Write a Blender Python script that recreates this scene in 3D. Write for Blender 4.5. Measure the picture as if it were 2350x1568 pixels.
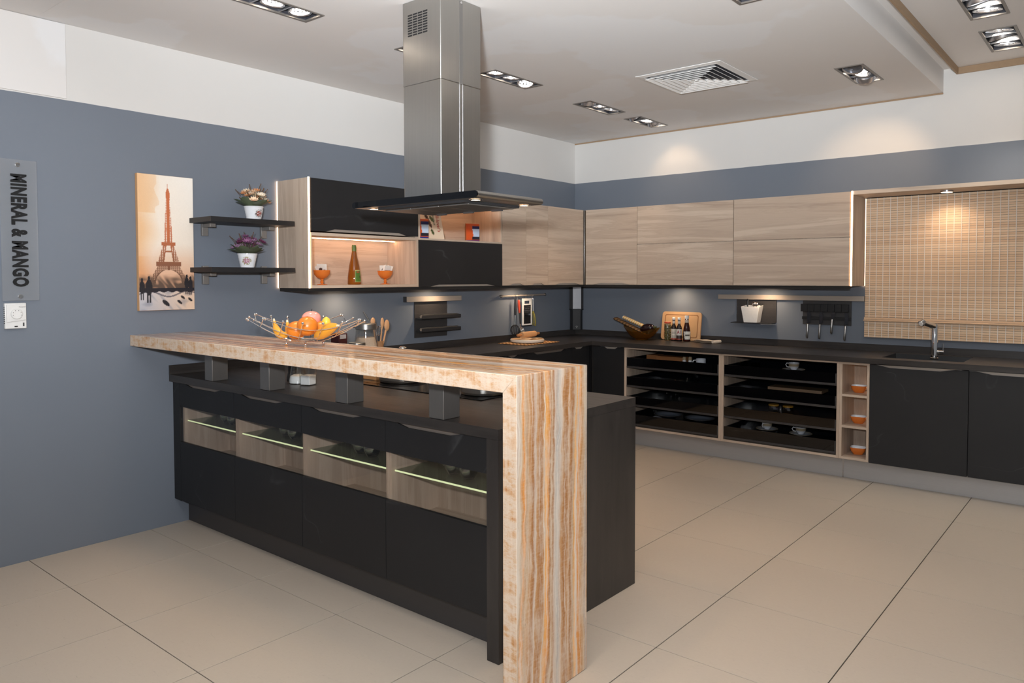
import bpy, bmesh, math, random
from mathutils import Vector, Matrix
R = math.radians
for o in list(bpy.data.objects):
    bpy.data.objects.remove(o, do_unlink=True)
scn = bpy.context.scene
COL = scn.collection

# ------------------------------------------------------------------ camera
W, H = 2350, 1568
F, PX, PY = 1733.58, 1174.98, 699.99
cam_d = bpy.data.cameras.new('camera')
cam = bpy.data.objects.new('camera', cam_d)
COL.objects.link(cam)
cam_d.sensor_fit = 'HORIZONTAL'
cam_d.sensor_width = 36.0
cam_d.lens = 36.0 * F / W
cam_d.shift_x = (W / 2 - PX) / W
cam_d.shift_y = (PY - H / 2) / W
cam_d.clip_start = 0.05
YAW, PITCH, ROLL = R(39.812), R(-2.0176), R(-0.08)
fwd = Vector((-math.sin(YAW) * math.cos(PITCH), math.cos(YAW) * math.cos(PITCH), math.sin(PITCH)))
rt = Vector((math.cos(YAW), math.sin(YAW), 0))
up = rt.cross(fwd)
rt2 = rt * math.cos(ROLL) + up * math.sin(ROLL)
up2 = up * math.cos(ROLL) - rt * math.sin(ROLL)
M = Matrix.Identity(4)
for i in range(3):
    M[i][0], M[i][1], M[i][2] = rt2[i], up2[i], -fwd[i]
M.translation = Vector((4.4798, -6.3855, 1.4841))
cam.matrix_world = M
scn.camera = cam

# ------------------------------------------------------------------ world, lights, exposure
scn.view_settings.view_transform = 'Standard'
scn.view_settings.look = 'None'
scn.view_settings.gamma = 1.0
scn.view_settings.use_curve_mapping = False
scn.view_settings.exposure = 0.0
world = bpy.data.worlds.new('world'); scn.world = world
world.use_nodes = True
world.node_tree.nodes['Background'].inputs[0].default_value = (0.97, 0.98, 1.0, 1)
world.node_tree.nodes['Background'].inputs[1].default_value = 0.2

def aim(o, target):
    d = Vector(target) - o.location
    o.rotation_euler = d.to_track_quat('-Z', 'Y').to_euler()

def add_light(name, kind, loc, energy, color, target=None, parent=None, **kw):
    l = bpy.data.lights.new(name, kind)
    l.energy = energy; l.color = color
    for k, v in kw.items():
        setattr(l, k, v)
    o = bpy.data.objects.new(name, l); COL.objects.link(o)
    o.location = loc
    if target is not None: aim(o, target)
    if parent is not None:
        o.parent = parent
        o.location = Vector(loc) - parent.location
    return o
# the photographer's flash on the camera: a little straight ahead, most of it bounced off the ceiling
FLASH = (4.60, -6.52, 1.74)
add_light('camera_flash', 'AREA', FLASH, 60, (0.93, 0.96, 1.0), (1.2, -2.2, 1.3), size=0.09)
add_light('bounce_flash', 'SPOT', (4.5, -6.6, 1.75), 960, (0.90, 0.955, 1.0), (3.65, -5.05, 2.9), spot_size=R(84), spot_blend=0.8, shadow_soft_size=0.06)
add_light('bounce_flash', 'SPOT', (4.42, -6.6, 1.75), 540, (0.93, 0.965, 1.0), (2.6, -5.4, 2.9), spot_size=R(105), spot_blend=0.8, shadow_soft_size=0.06)  # second bounce spot, added for extra light toward the left wall

# ------------------------------------------------------------------ helpers
def lin(c):
    return tuple(((v / 255) / 12.92 if v / 255 <= 0.04045 else ((v / 255 + 0.055) / 1.055) ** 2.4) for v in c)

class MB:
    def __init__(s): s.v = []; s.f = []
    def add(s, vs, fs):
        n = len(s.v); s.v += [tuple(v) for v in vs]; s.f += [tuple(i + n for i in f) for f in fs]; return s
    def box(s, x0, x1, y0, y1, z0, z1):
        vs = [(x, y, z) for z in (z0, z1) for y in (y0, y1) for x in (x0, x1)]
        return s.add(vs, [(0, 2, 3, 1), (4, 5, 7, 6), (0, 1, 5, 4), (2, 6, 7, 3), (0, 4, 6, 2), (1, 3, 7, 5)])
    def prism(s, poly, frame, t0, t1):
        # poly: 2D points (counter-clockwise); frame(u, v, t) -> xyz
        n = len(poly)
        vs = [frame(u, v, t0) for u, v in poly] + [frame(u, v, t1) for u, v in poly]
        fs = [tuple(range(n)), tuple(range(2 * n - 1, n - 1, -1))]
        for i in range(n):
            j = (i + 1) % n
            fs.append((i, i + n, j + n, j))
        return s.add(vs, fs)
    def lathe(s, prof, n=24, c=(0, 0, 0), sx=1, sy=1, a0=0.0, a1=2 * math.pi, closed=True):
        full = abs(a1 - a0 - 2 * math.pi) < 1e-6
        m = n if full else n + 1
        vs = []
        for r, z in prof:
            for i in range(m):
                a = a0 + (a1 - a0) * i / n
                vs.append((c[0] + sx * r * math.cos(a), c[1] + sy * r * math.sin(a), c[2] + z))
        fs = []
        for k in range(len(prof) - 1):
            for i in range(n):
                j = (i + 1) % m
                fs.append((k * m + i, k * m + j, (k + 1) * m + j, (k + 1) * m + i))
        if full and closed:
            if prof[0][0] > 1e-6: fs.append(tuple(range(m - 1, -1, -1)))
            if prof[-1][0] > 1e-6: fs.append(tuple((len(prof) - 1) * m + i for i in range(m)))
        return s.add(vs, fs)
    def tube(s, pts, r, n=8, caps=True):
        pts = [Vector(p) for p in pts]; m = len(pts)
        rs = r if isinstance(r, (list, tuple)) else [r] * m
        vs = []; ref = None
        for i, p in enumerate(pts):
            t = (pts[min(i + 1, m - 1)] - pts[max(i - 1, 0)]).normalized()
            if ref is None:
                ref = t.orthogonal().normalized()
            else:
                ref = (ref - t * ref.dot(t))
                ref = ref.normalized() if ref.length > 1e-6 else t.orthogonal().normalized()
            b = t.cross(ref)
            for k in range(n):
                a = 2 * math.pi * k / n
                vs.append(p + (ref * math.cos(a) + b * math.sin(a)) * rs[i])
        fs = [(i * n + k, i * n + (k + 1) % n, (i + 1) * n + (k + 1) % n, (i + 1) * n + k) for i in range(m - 1) for k in range(n)]
        if caps:
            fs.append(tuple(range(n - 1, -1, -1))); fs.append(tuple((m - 1) * n + k for k in range(n)))
        return s.add(vs, fs)
    def ball(s, c, r, n=10, sz=1.0):
        k = max(4, n // 2)
        return s.lathe([(max(1e-5, r * math.sin(math.pi * i / k)), -r * sz * math.cos(math.pi * i / k)) for i in range(k + 1)], n, c)
    def grid(s, nu, nv, f):
        vs = [f(i / nu, j / nv) for j in range(nv + 1) for i in range(nu + 1)]
        fs = [(j * (nu + 1) + i, j * (nu + 1) + i + 1, (j + 1) * (nu + 1) + i + 1, (j + 1) * (nu + 1) + i) for j in range(nv) for i in range(nu)]
        return s.add(vs, fs)
    def move(s, M):
        s.v = [tuple(M @ Vector(v)) for v in s.v]; return s
    def mesh(s, name, smooth=False, off=None, bevel=0, ang=38, vcol=None):
        me = bpy.data.meshes.new(name)
        v = s.v if off is None else [(a - off[0], b - off[1], c - off[2]) for a, b, c in s.v]
        me.from_pydata(v, [], s.f); me.update()
        bm = bmesh.new(); bm.from_mesh(me)
        bmesh.ops.remove_doubles(bm, verts=bm.verts, dist=1e-6)
        bmesh.ops.recalc_face_normals(bm, faces=bm.faces)
        if bevel:
            es = [e for e in bm.edges if len(e.link_faces) == 2 and e.calc_face_angle(0) > R(35)]
            for f in bm.faces: f.smooth = smooth
            nf = bmesh.ops.bevel(bm, geom=es, offset=bevel, segments=2, affect='EDGES', profile=0.6, clamp_overlap=True)
            for f in nf['faces']: f.smooth = True
        bm.to_mesh(me); bm.free()
        if smooth and not bevel:
            for p in me.polygons: p.use_smooth = True
            me.set_sharp_from_angle(angle=R(ang))
        if vcol:
            at = me.color_attributes.new('Col', 'FLOAT_COLOR', 'POINT')
            fl = []
            for q in me.vertices:
                fl += list(vcol(q.co)) + [1.0]
            at.data.foreach_set('color', fl)
        return me

def tag(o, label=None, cat=None, group=None, kind=None):
    if label: o['label'] = label
    if cat: o['category'] = cat
    if group: o['group'] = group
    if kind: o['kind'] = kind
    return o

def thing(name, label, cat, loc=(0, 0, 0), rz=0.0, group=None):
    o = bpy.data.objects.new(name, None); COL.objects.link(o)
    o.location = loc; o.rotation_euler = (0, 0, rz); o.empty_display_size = 0.05
    return tag(o, label, cat, group)

def add(name, mb, mat, parent=None, world=True, smooth=False, bevel=0, loc=None, rot=None, ang=38, label=None, vcol=None):
    """links one mesh object; with world=True the vertices are world coordinates and are shifted into the parent's frame"""
    off = None
    if parent is not None and world:
        off = Vector(parent.location)
        if parent.parent is not None: off = off + parent.parent.location
    me = mb.mesh(name, smooth, off, bevel, ang, vcol) if isinstance(mb, MB) else mb
    if not me.materials: me.materials.append(mat)
    o = bpy.data.objects.new(name, me); COL.objects.link(o)
    if parent is not None: o.parent = parent
    if loc is not None: o.location = loc
    if rot is not None: o.rotation_euler = rot
    if label: o['label'] = label
    return o

def struct(name, mb, mat, **kw):
    o = add(name, mb, mat, None, **kw); o['kind'] = 'structure'; return o

def copy_tree(o, parent=None, label=None, loc=None, rz=None):
    c = o.copy(); COL.objects.link(c); c.parent = parent
    if label: c['label'] = label
    if loc is not None: c.location = loc
    if rz is not None: c.rotation_euler = (0, 0, rz)
    for ch in list(o.children):
        copy_tree(ch, c)
    return c

def text_mb(txt, size, sx=1.0, bold=0.0, depth=0.0006, align='CENTER', space=1.0):
    cu = bpy.data.curves.new('lettering', 'FONT')
    cu.body = txt; cu.size = size; cu.align_x = align; cu.align_y = 'CENTER'
    cu.offset = bold; cu.extrude = depth; cu.resolution_u = 3; cu.space_character = space
    ob = bpy.data.objects.new('lettering', cu); COL.objects.link(ob)
    dg = bpy.context.evaluated_depsgraph_get()
    me = bpy.data.meshes.new_from_object(ob.evaluated_get(dg))
    mb = MB(); mb.add([(v.co.x * sx, v.co.y, v.co.z) for v in me.vertices], [tuple(p.vertices) for p in me.polygons])
    bpy.data.objects.remove(ob, do_unlink=True); bpy.data.curves.remove(cu); bpy.data.meshes.remove(me)
    return mb

def notch_poly(u0, u1, v0, v1, side=None, a=0, b=0, sl=0.06, d=0.02):
    """rectangle with a shallow trapezoid grip cut into its top or bottom edge, between u=a and u=b"""
    if side == 'top':
        return [(u0, v0), (u1, v0), (u1, v1), (b, v1), (b - sl, v1 - d), (a + sl, v1 - d), (a, v1), (u0, v1)]
    if side == 'bot':
        return [(u0, v0), (a, v0), (a + sl, v0 + d), (b - sl, v0 + d), (b, v0), (u1, v0), (u1, v1), (u0, v1)]
    return [(u0, v0), (u1, v0), (u1, v1), (u0, v1)]
def grip_poly(v, side, a, b, sl, d):
    if side == 'top': return [(a, v), (a + sl, v - d), (b - sl, v - d), (b, v)]
    return [(a, v), (b, v), (b - sl, v + d), (a + sl, v + d)]
FA = lambda u, v, t: (t, u, v)            # fronts facing +x (unit run on the side wall); u = y
FB = lambda u, v, t: (u, -t, v)           # fronts facing -y (unit run on the back wall, island with t = -y); u = x

def plate(x0, x1, y0, y1, z, holes, mb=None):
    mb = mb or MB()
    xs = sorted({x0, x1, *[h[0] for h in holes], *[h[1] for h in holes]})
    ys = sorted({y0, y1, *[h[2] for h in holes], *[h[3] for h in holes]})
    for i in range(len(xs) - 1):
        for j in range(len(ys) - 1):
            cx, cy = (xs[i] + xs[i + 1]) / 2, (ys[j] + ys[j + 1]) / 2
            if any(h[0] < cx < h[1] and h[2] < cy < h[3] for h in holes): continue
            mb.add([(xs[i], ys[j], z), (xs[i + 1], ys[j], z), (xs[i + 1], ys[j + 1], z), (xs[i], ys[j + 1], z)], [(0, 3, 2, 1)])
    return mb

# ------------------------------------------------------------------ materials
class NT:
    def __init__(s, name):
        s.m = bpy.data.materials.new(name); s.m.use_nodes = True
        s.t = s.m.node_tree; s.b = s.t.nodes['Principled BSDF']; s.out = s.t.nodes['Material Output']
    def n(s, typ, **kw):
        nd = s.t.nodes.new(typ)
        for k, v in kw.items():
            if isinstance(k, str) and hasattr(nd, k): setattr(nd, k, v)
        return nd
    def link(s, a, b): s.t.links.new(a, b)
    def coords(s, scale=(1, 1, 1), rnd=0.0, kind='Object'):
        tc = s.n('ShaderNodeTexCoord'); mp = s.n('ShaderNodeMapping')
        src = tc.outputs[kind]
        if rnd:
            oi = s.n('ShaderNodeObjectInfo'); vm = s.n('ShaderNodeVectorMath', operation='MULTIPLY_ADD')
            s.link(oi.outputs['Random'], vm.inputs[0]); vm.inputs[1].default_value = (rnd, rnd * 1.7, rnd * 2.3)
            s.link(src, vm.inputs[2]); src = vm.outputs[0]
        s.link(src, mp.inputs['Vector']); mp.inputs['Scale'].default_value = scale
        return mp.outputs[0]
    def noise(s, vec, scale, detail=4, rough=0.55, dist=0.0):
        nd = s.n('ShaderNodeTexNoise'); s.link(vec, nd.inputs['Vector'])
        nd.inputs['Scale'].default_value = scale; nd.inputs['Detail'].default_value = detail
        nd.inputs['Roughness'].default_value = rough; nd.inputs['Distortion'].default_value = dist
        return nd.outputs['Fac']
    def ramp(s, fac, stops, interp='LINEAR'):
        nd = s.n('ShaderNodeValToRGB'); cr = nd.color_ramp; cr.interpolation = interp
        while len(cr.elements) < len(stops): cr.elements.new(0.5)
        for e, (p, c) in zip(cr.elements, stops):
            e.position = p; e.color = (c[0], c[1], c[2], 1) if len(c) == 3 else c
        s.link(fac, nd.inputs[0]); return nd.outputs[0]
    def mix(s, fac, a, b, mode='MIX'):
        nd = s.n('ShaderNodeMix', data_type='RGBA', blend_type=mode)
        for sock, v in ((nd.inputs[0], fac), (nd.inputs[6], a), (nd.inputs[7], b)):
            if isinstance(v, (int, float)): sock.default_value = v
            elif isinstance(v, tuple): sock.default_value = (*v[:3], 1)
            else: s.link(v, sock)
        return nd.outputs[2]
    def math(s, op, a, b=0.0, c=0.0):
        nd = s.n('ShaderNodeMath', operation=op)
        for i, v in enumerate((a, b, c)):
            if isinstance(v, (int, float)): nd.inputs[i].default_value = v
            else: s.link(v, nd.inputs[i])
        return nd.outputs[0]
    def xyz(s, vec):
        nd = s.n('ShaderNodeSeparateXYZ'); s.link(vec, nd.inputs[0]); return nd.outputs
    def bump(s, h, st=0.1, dist=0.002):
        nd = s.n('ShaderNodeBump'); nd.inputs['Strength'].default_value = st; nd.inputs['Distance'].default_value = dist
        s.link(h, nd.inputs['Height']); s.link(nd.outputs[0], s.b.inputs['Normal'])
    def base(s, col):
        if isinstance(col, tuple): s.b.inputs['Base Color'].default_value = (*col, 1)
        else: s.link(col, s.b.inputs['Base Color'])
    def set(s, **kw):
        mp = dict(rough='Roughness', metal='Metallic', trans='Transmission Weight', ior='IOR', coat='Coat Weight', spec='Specular IOR Level',
                  aniso='Anisotropic', estr='Emission Strength', alpha='Alpha', sss='Subsurface Weight', coat_rough='Coat Roughness')
        for k, v in kw.items():
            i = s.b.inputs[mp[k]]
            if isinstance(v, (int, float)): i.default_value = v
            else: s.link(v, i)
        return s.m

def plain(name, rgb, rough=0.5, metal=0.0, var=0.06, scale=40, **kw):
    t = NT(name); c = lin(rgb)
    v = t.noise(t.coords(), scale, 3)
    t.base(t.mix(v, tuple(x * (1 - var) for x in c), tuple(min(1, x * (1 + var)) for x in c)))
    return t.set(rough=rough, metal=metal, **kw)

def emit(name, rgb, strength):
    t = NT(name); c = lin(rgb); t.base(c)
    t.b.inputs['Emission Color'].default_value = (*c, 1)
    return t.set(estr=strength, rough=0.5)

def paint_wall():
    t = NT('wall_paint'); g = t.n('ShaderNodeNewGeometry'); p = t.xyz(g.outputs['Position'])
    n1 = t.noise(g.outputs['Position'], 1.3, 4); n2 = t.noise(g.outputs['Position'], 420, 2)
    edge = t.math('ADD', p[2], t.math('MULTIPLY', t.noise(g.outputs['Position'], 6, 2), 0.006))
    up_ = t.math('GREATER_THAN', edge, 2.4515)
    blue = t.mix(n1, lin((107, 114, 125)), lin((113, 120, 130)))
    white = t.mix(n1, lin((208, 205, 201)), lin((215, 213, 210)))
    t.base(t.mix(up_, blue, white)); t.bump(n2, 0.12, 0.001)
    return t.set(rough=0.55)
def white_paint():
    t = NT('white_paint'); g = t.n('ShaderNodeNewGeometry')
    n1 = t.noise(g.outputs['Position'], 0.9, 5, 0.6)
    pt_ = t.ramp(t.noise(g.outputs['Position'], 0.75, 6, 0.5), [(0.53, (0, 0, 0)), (0.55, (1, 1, 1))])
    t.base(t.mix(t.math('MULTIPLY', pt_, 0.5), t.mix(n1, lin((213, 209, 205)), lin((222, 219, 217))), lin((224, 225, 227))))
    return t.set(rough=0.7)
def tile_mat():
    t = NT('floor_tile'); v = t.coords((1, 1, 1), 7.0)
    a = t.noise(v, 2.2, 6, 0.65); b = t.noise(v, 70, 3)
    vs = t.coords((14, 90, 1), 9.0); sc = t.noise(vs, 1.0, 6, 0.75, 2.5)
    c = t.mix(a, lin((179, 168, 155)), lin((185, 174, 160)))
    c = t.mix(t.math('MULTIPLY', b, 0.22), c, lin((158, 146, 134)))
    sp = t.ramp(sc, [(0.60, (0, 0, 0)), (0.68, (1, 1, 1))])
    c = t.mix(t.math('MULTIPLY', sp, 0.34), c, lin((128, 117, 107)))
    t.base(c); t.bump(b, 0.05, 0.001)
    return t.set(rough=t.math('MULTIPLY_ADD', a, 0.08, 0.42), spec=0.35)
def oak(name, axis):
    t = NT(name)
    st = {'x': (0.5, 6.0, 9.0), 'y': (6.0, 0.5, 9.0), 'z': (9.0, 9.0, 0.5)}[axis]
    fine = {'x': (5, 150, 190), 'y': (150, 5, 190), 'z': (170, 170, 5)}[axis]
    v = t.coords(st, 11.0); w = t.noise(v, 1.15, 5, 0.62, 1.6)
    v2 = t.coords(fine, 5.0); f = t.noise(v2, 1.0, 3, 0.6)
    ring = t.math('FRACT', t.math('MULTIPLY', w, 6.0))
    c = t.ramp(w, [(0.28, lin((168, 147, 129))), (0.5, lin((194, 174, 155))), (0.72, lin((212, 194, 175)))])
    c = t.mix(t.math('MULTIPLY', t.ramp(ring, [(0.0, (0.9,) * 3), (0.22, (0,) * 3), (0.8, (0.0,) * 3), (1, (0.9,) * 3)]), 0.26), c, lin((146, 124, 107)))
    c = t.mix(t.math('MULTIPLY', f, 0.34), c, lin((164, 144, 127)))
    t.base(c); t.bump(f, 0.12, 0.001)
    return t.set(rough=0.5)
def slate():
    t = NT('black_slate'); v = t.coords((1, 1, 1), 13.0)
    a = t.noise(v, 3.0, 6, 0.65); b = t.noise(v, 55, 5, 0.7)
    w = t.noise(t.coords((1, 1.0, 1.9), 17.0), 0.9, 3, 0.5, 0.5)
    vein = t.math('SUBTRACT', 1.0, t.math('MULTIPLY', t.math('ABSOLUTE', t.math('SUBTRACT', w, 0.5)), 170.0))
    vein = t.math('MULTIPLY', t.math('MAXIMUM', vein, 0.0), t.ramp(a, [(0.52, (0, 0, 0)), (0.66, (1, 1, 1))]))
    c = t.mix(a, lin((23, 23, 25)), lin((33, 33, 35)))
    c = t.mix(t.math('MULTIPLY', vein, 0.2), c, lin((104, 104, 106)))
    t.base(c); t.bump(b, 0.18, 0.002)
    return t.set(rough=0.52, spec=0.4)
def worktop_mat(axis):
    t = NT('dark_worktop_' + axis)
    st = {'x': (1.2, 22, 22), 'y': (22, 1.2, 22), 'z': (9, 9, 1.2)}[axis]
    a = t.noise(t.coords(st), 1.6, 6, 0.65, 0.4); b = t.noise(t.coords(), 90, 3)
    c = t.ramp(a, [(0.3, lin((40, 37, 36))), (0.6, lin((55, 51, 49))), (0.8, lin((66, 61, 58)))])
    t.base(c); t.bump(b, 0.08, 0.001)
    return t.set(rough=t.math('MULTIPLY_ADD', a, 0.18, 0.26), spec=0.45)
def onyx():
    t = NT('onyx')
    g = t.coords(); p = t.xyz(g)
    wob = t.noise(t.coords((0.9, 2.0, 0.9)), 1.5, 5, 0.6)
    wob2 = t.noise(t.coords((3, 10, 3)), 3.0, 5, 0.65)
    y = t.math('ADD', p[1], t.math('MULTIPLY', t.math('SUBTRACT', wob, 0.5), 0.085))
    y = t.math('ADD', y, t.math('MULTIPLY', t.math('SUBTRACT', wob2, 0.5), 0.030))
    def along(ky, kv, det, ro):
        cb = t.n('ShaderNodeCombineXYZ'); t.link(t.math('MULTIPLY', p[0], kv), cb.inputs[0]); t.link(t.math('MULTIPLY', y, ky), cb.inputs[1]); t.link(t.math('MULTIPLY', p[2], kv), cb.inputs[2])
        return t.noise(cb.outputs[0], 1.0, det, ro)
    thin = along(75.0, 1.1, 4, 0.6); wide = along(11.0, 1.6, 3, 0.5)
    u = t.math('ADD', t.math('MULTIPLY_ADD', y, 2.387, 0.5), t.math('MULTIPLY', t.math('SUBTRACT', wide, 0.5), 0.10))
    cream, white, tan_, org, brn, gry, yel = lin((212, 188, 160)), lin((226, 214, 200)), lin((202, 152, 104)), lin((232, 154, 76)), lin((174, 120, 74)), lin((186, 180, 173)), lin((246, 178, 90))
    c = t.ramp(u, [(0.0, white), (0.045, cream), (0.075, org), (0.105, cream), (0.15, tan_), (0.20, brn), (0.235, white), (0.25, tan_), (0.30, brn), (0.335, tan_), (0.345, white), (0.365, yel), (0.405, org), (0.425, brn),
                   (0.455, cream), (0.475, brn), (0.50, white), (0.53, gry), (0.575, white), (0.60, tan_), (0.65, brn), (0.70, tan_), (0.745, brn), (0.785, cream), (0.805, yel), (0.84, white), (0.865, org), (0.905, tan_), (0.94, cream), (0.97, gry), (1.0, tan_)])
    c = t.mix(t.math('MULTIPLY', t.ramp(thin, [(0.40, (1,) * 3), (0.56, (0,) * 3)]), 0.36), c, lin((160, 106, 62)))
    c = t.mix(t.math('MULTIPLY', t.ramp(thin, [(0.54, (0,) * 3), (0.68, (1,) * 3)]), 0.65), c, lin((228, 216, 202)))
    cloud = t.noise(t.coords((2.2, 7, 2.2)), 2.6, 6, 0.72)
    c = t.mix(t.math('MULTIPLY', t.ramp(cloud, [(0.47, (0,) * 3), (0.64, (1,) * 3)]), 0.55), c, lin((216, 200, 182)))
    fib = t.noise(t.coords((130, 30, 130)), 1.0, 3, 0.6)
    c = t.mix(t.math('MULTIPLY', t.ramp(fib, [(0.45, (0,) * 3), (0.75, (1,) * 3)]), 0.22), c, lin((230, 212, 190)))
    # cut edges (facing +-y) show the fibres end on
    ge = t.n('ShaderNodeNewGeometry'); ny = t.math('ABSOLUTE', t.xyz(ge.outputs['Normal'])[1])
    e1 = t.noise(t.coords((5, 5, 12)), 2.0, 6, 0.75, 0.1); e2 = t.noise(t.coords((70, 70, 7)), 1.0, 5, 0.65)
    ce = t.ramp(e1, [(0.32, lin((184, 124, 72))), (0.43, lin((202, 158, 116))), (0.55, lin((214, 194, 174))), (0.7, lin((196, 148, 104)))])
    ce = t.mix(t.math('MULTIPLY', t.ramp(e2, [(0.38, (0,) * 3), (0.68, (1,) * 3)]), 0.6), ce, lin((226, 208, 188)))
    c = t.mix(t.math('GREATER_THAN', ny, 0.7), c, ce)
    dk = t.noise(t.coords((5, 22, 5)), 3.2, 4, 0.6)
    c = t.mix(t.math('MULTIPLY', t.ramp(dk, [(0.735, (0,) * 3), (0.77, (1,) * 3)]), 0.75), c, lin((112, 108, 108)))
    t.base(c)
    return t.set(rough=0.10, spec=0.5, ior=1.28)
def steel(name, rgb=(176, 174, 170), rough=0.3, axis='z', metal=1.0):
    t = NT(name); st = {'x': (2, 260, 260), 'y': (260, 2, 260), 'z': (260, 260, 2)}[axis]
    f = t.noise(t.coords(st), 1.0, 3, 0.6); c = lin(rgb)
    t.base(t.mix(f, tuple(x * 0.9 for x in c), tuple(min(1, x * 1.07) for x in c)))
    t.bump(f, 0.035, 0.0008)
    return t.set(metal=metal, rough=rough)
def clear(name, tint=(0.9, 0.93, 0.92), refl=1.0, rough=0.02):
    t = NT(name); nt = t.t
    tr = t.n('ShaderNodeBsdfTransparent'); tr.inputs[0].default_value = (*tint, 1)
    gl = t.n('ShaderNodeBsdfGlossy'); gl.inputs['Roughness'].default_value = rough
    lw = t.n('ShaderNodeLayerWeight'); lw.inputs['Blend'].default_value = 0.5
    sch = t.math('MULTIPLY_ADD', t.math('POWER', lw.outputs['Facing'], 5.0), 0.9, 0.05)
    mx = t.n('ShaderNodeMixShader')
    t.link(t.math('MINIMUM', t.math('MULTIPLY', sch, refl), 1.0), mx.inputs[0]); t.link(tr.outputs[0], mx.inputs[1]); t.link(gl.outputs[0], mx.inputs[2])
    t.link(mx.outputs[0], t.out.inputs['Surface']); nt.nodes.remove(t.b)
    return t.m
def vcol_mat(name, rough=0.5):
    t = NT(name); a = t.n('ShaderNodeAttribute'); a.attribute_name = 'Col'
    n1 = t.noise(t.coords(), 120, 2)
    t.base(t.mix(t.math('MULTIPLY', n1, 0.08), a.outputs['Color'], (0.1, 0.08, 0.07)))
    return t.set(rough=rough)
MT = {}
MT['wall'] = paint_wall(); MT['white'] = white_paint(); MT['tile'] = tile_mat()
MT['grout'] = plain('grout', (58, 49, 42), 0.9)
for a_ in 'xyz': MT['oak_' + a_] = oak('oak_' + a_, a_); MT['top_' + a_] = worktop_mat(a_)
MT['slate'] = slate(); MT['onyx'] = onyx()
MT['steel'] = steel('brushed_steel'); MT['steel_d'] = steel('dark_brushed_steel', (132, 129, 126), 0.36, metal=0.75); MT['bracket'] = steel('satin_bracket', (138, 134, 130), 0.4, metal=0.4)
MT['alu_x'] = steel('brushed_aluminium', (178, 176, 175), 0.42, 'x', 0.45); MT['alu_dark_x'] = steel('dark_plinth_metal', (74, 71, 71), 0.45, 'x', 0.4); MT['rail'] = steel('rail_aluminium', (176, 164, 152), 0.4, 'x', 0.2)
MT['grip'] = steel('satin_grip', (172, 162, 152), 0.38, 'x', 0.35); MT['grip_d'] = steel('bronze_grip', (124, 114, 106), 0.42, 'x', 0.3)
MT['chrome'] = plain('chrome', (226, 226, 226), 0.06, 1.0, 0.01)
MT['black'] = plain('black_plastic', (22, 22, 24), 0.42); MT['blackm'] = plain('black_metal', (38, 38, 40), 0.45)
MT['anthracite'] = plain('anthracite_metal', (66, 64, 64), 0.4, 0.3)
MT['bglass'] = plain('black_glass', (6, 6, 8), 0.03, spec=0.5); MT['dglass'] = plain('dark_glass_floor', (14, 16, 20), 0.05)
MT['pane'] = clear('clear_pane', (0.92, 0.91, 0.90)); MT['glass'] = clear('clear_glass', (0.90, 0.92, 0.92), 2.2)
MT['shelfglass'] = clear('green_glass', (0.72, 0.80, 0.74)); MT['amber'] = clear('amber_glass', (0.62, 0.33, 0.05), 1.2)
MT['acrylic'] = clear('frosted_acrylic', (0.92, 0.93, 0.94), 1.0, 0.2)
def frost(m, amount, col):
    nt = m.node_tree; out = nt.nodes['Material Output']; src = out.inputs['Surface'].links[0].from_socket
    df = nt.nodes.new('ShaderNodeBsdfDiffuse'); df.inputs[0].default_value = (*col, 1)
    mx = nt.nodes.new('ShaderNodeMixShader'); mx.inputs[0].default_value = amount
    nt.links.new(src, mx.inputs[1]); nt.links.new(df.outputs[0], mx.inputs[2]); nt.links.new(mx.outputs[0], out.inputs['Surface'])
frost(MT['acrylic'], 0.16, (0.55, 0.56, 0.58))
frost(MT['amber'], 0.3, lin((120, 78, 24)))
MT['gedge'] = emit('lit_glass_edge', (212, 226, 176), 0.8); MT['mugglass'] = clear('mug_glass', (0.80, 0.82, 0.82), 4.0)  # brightness of the glass edge is put in as emission
MT['whitep'] = plain('white_plastic', (226, 224, 221), 0.35); MT['china'] = plain('white_china', (230, 231, 234), 0.12)
MT['orange'] = plain('orange_glaze', (218, 118, 46), 0.25); MT['vcol'] = vcol_mat('printed'); MT['vcolg'] = vcol_mat('printed_gloss', 0.12)
MT['led'] = emit('led_strip', (255, 208, 166), 8.0); MT['ledn'] = emit('niche_led', (255, 196, 146), 20.0); MT['ledw'] = emit('led_dots', (255, 246, 232), 26.0); MT['puckl'] = emit('puck_light', (255, 214, 172), 8.0)
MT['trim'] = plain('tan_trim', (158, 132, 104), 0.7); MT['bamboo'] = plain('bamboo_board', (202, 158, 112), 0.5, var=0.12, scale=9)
MT['fixture'] = plain('fixture_frame', (128, 122, 116), 0.4, 0.5); MT['housing'] = plain('fixture_housing', (52, 52, 58), 0.5)
MT['silver'] = plain('satin_silver', (196, 196, 200), 0.25, 0.9)
MT['dark_in'] = plain('dark_interior', (30, 27, 25), 0.8)

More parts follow.
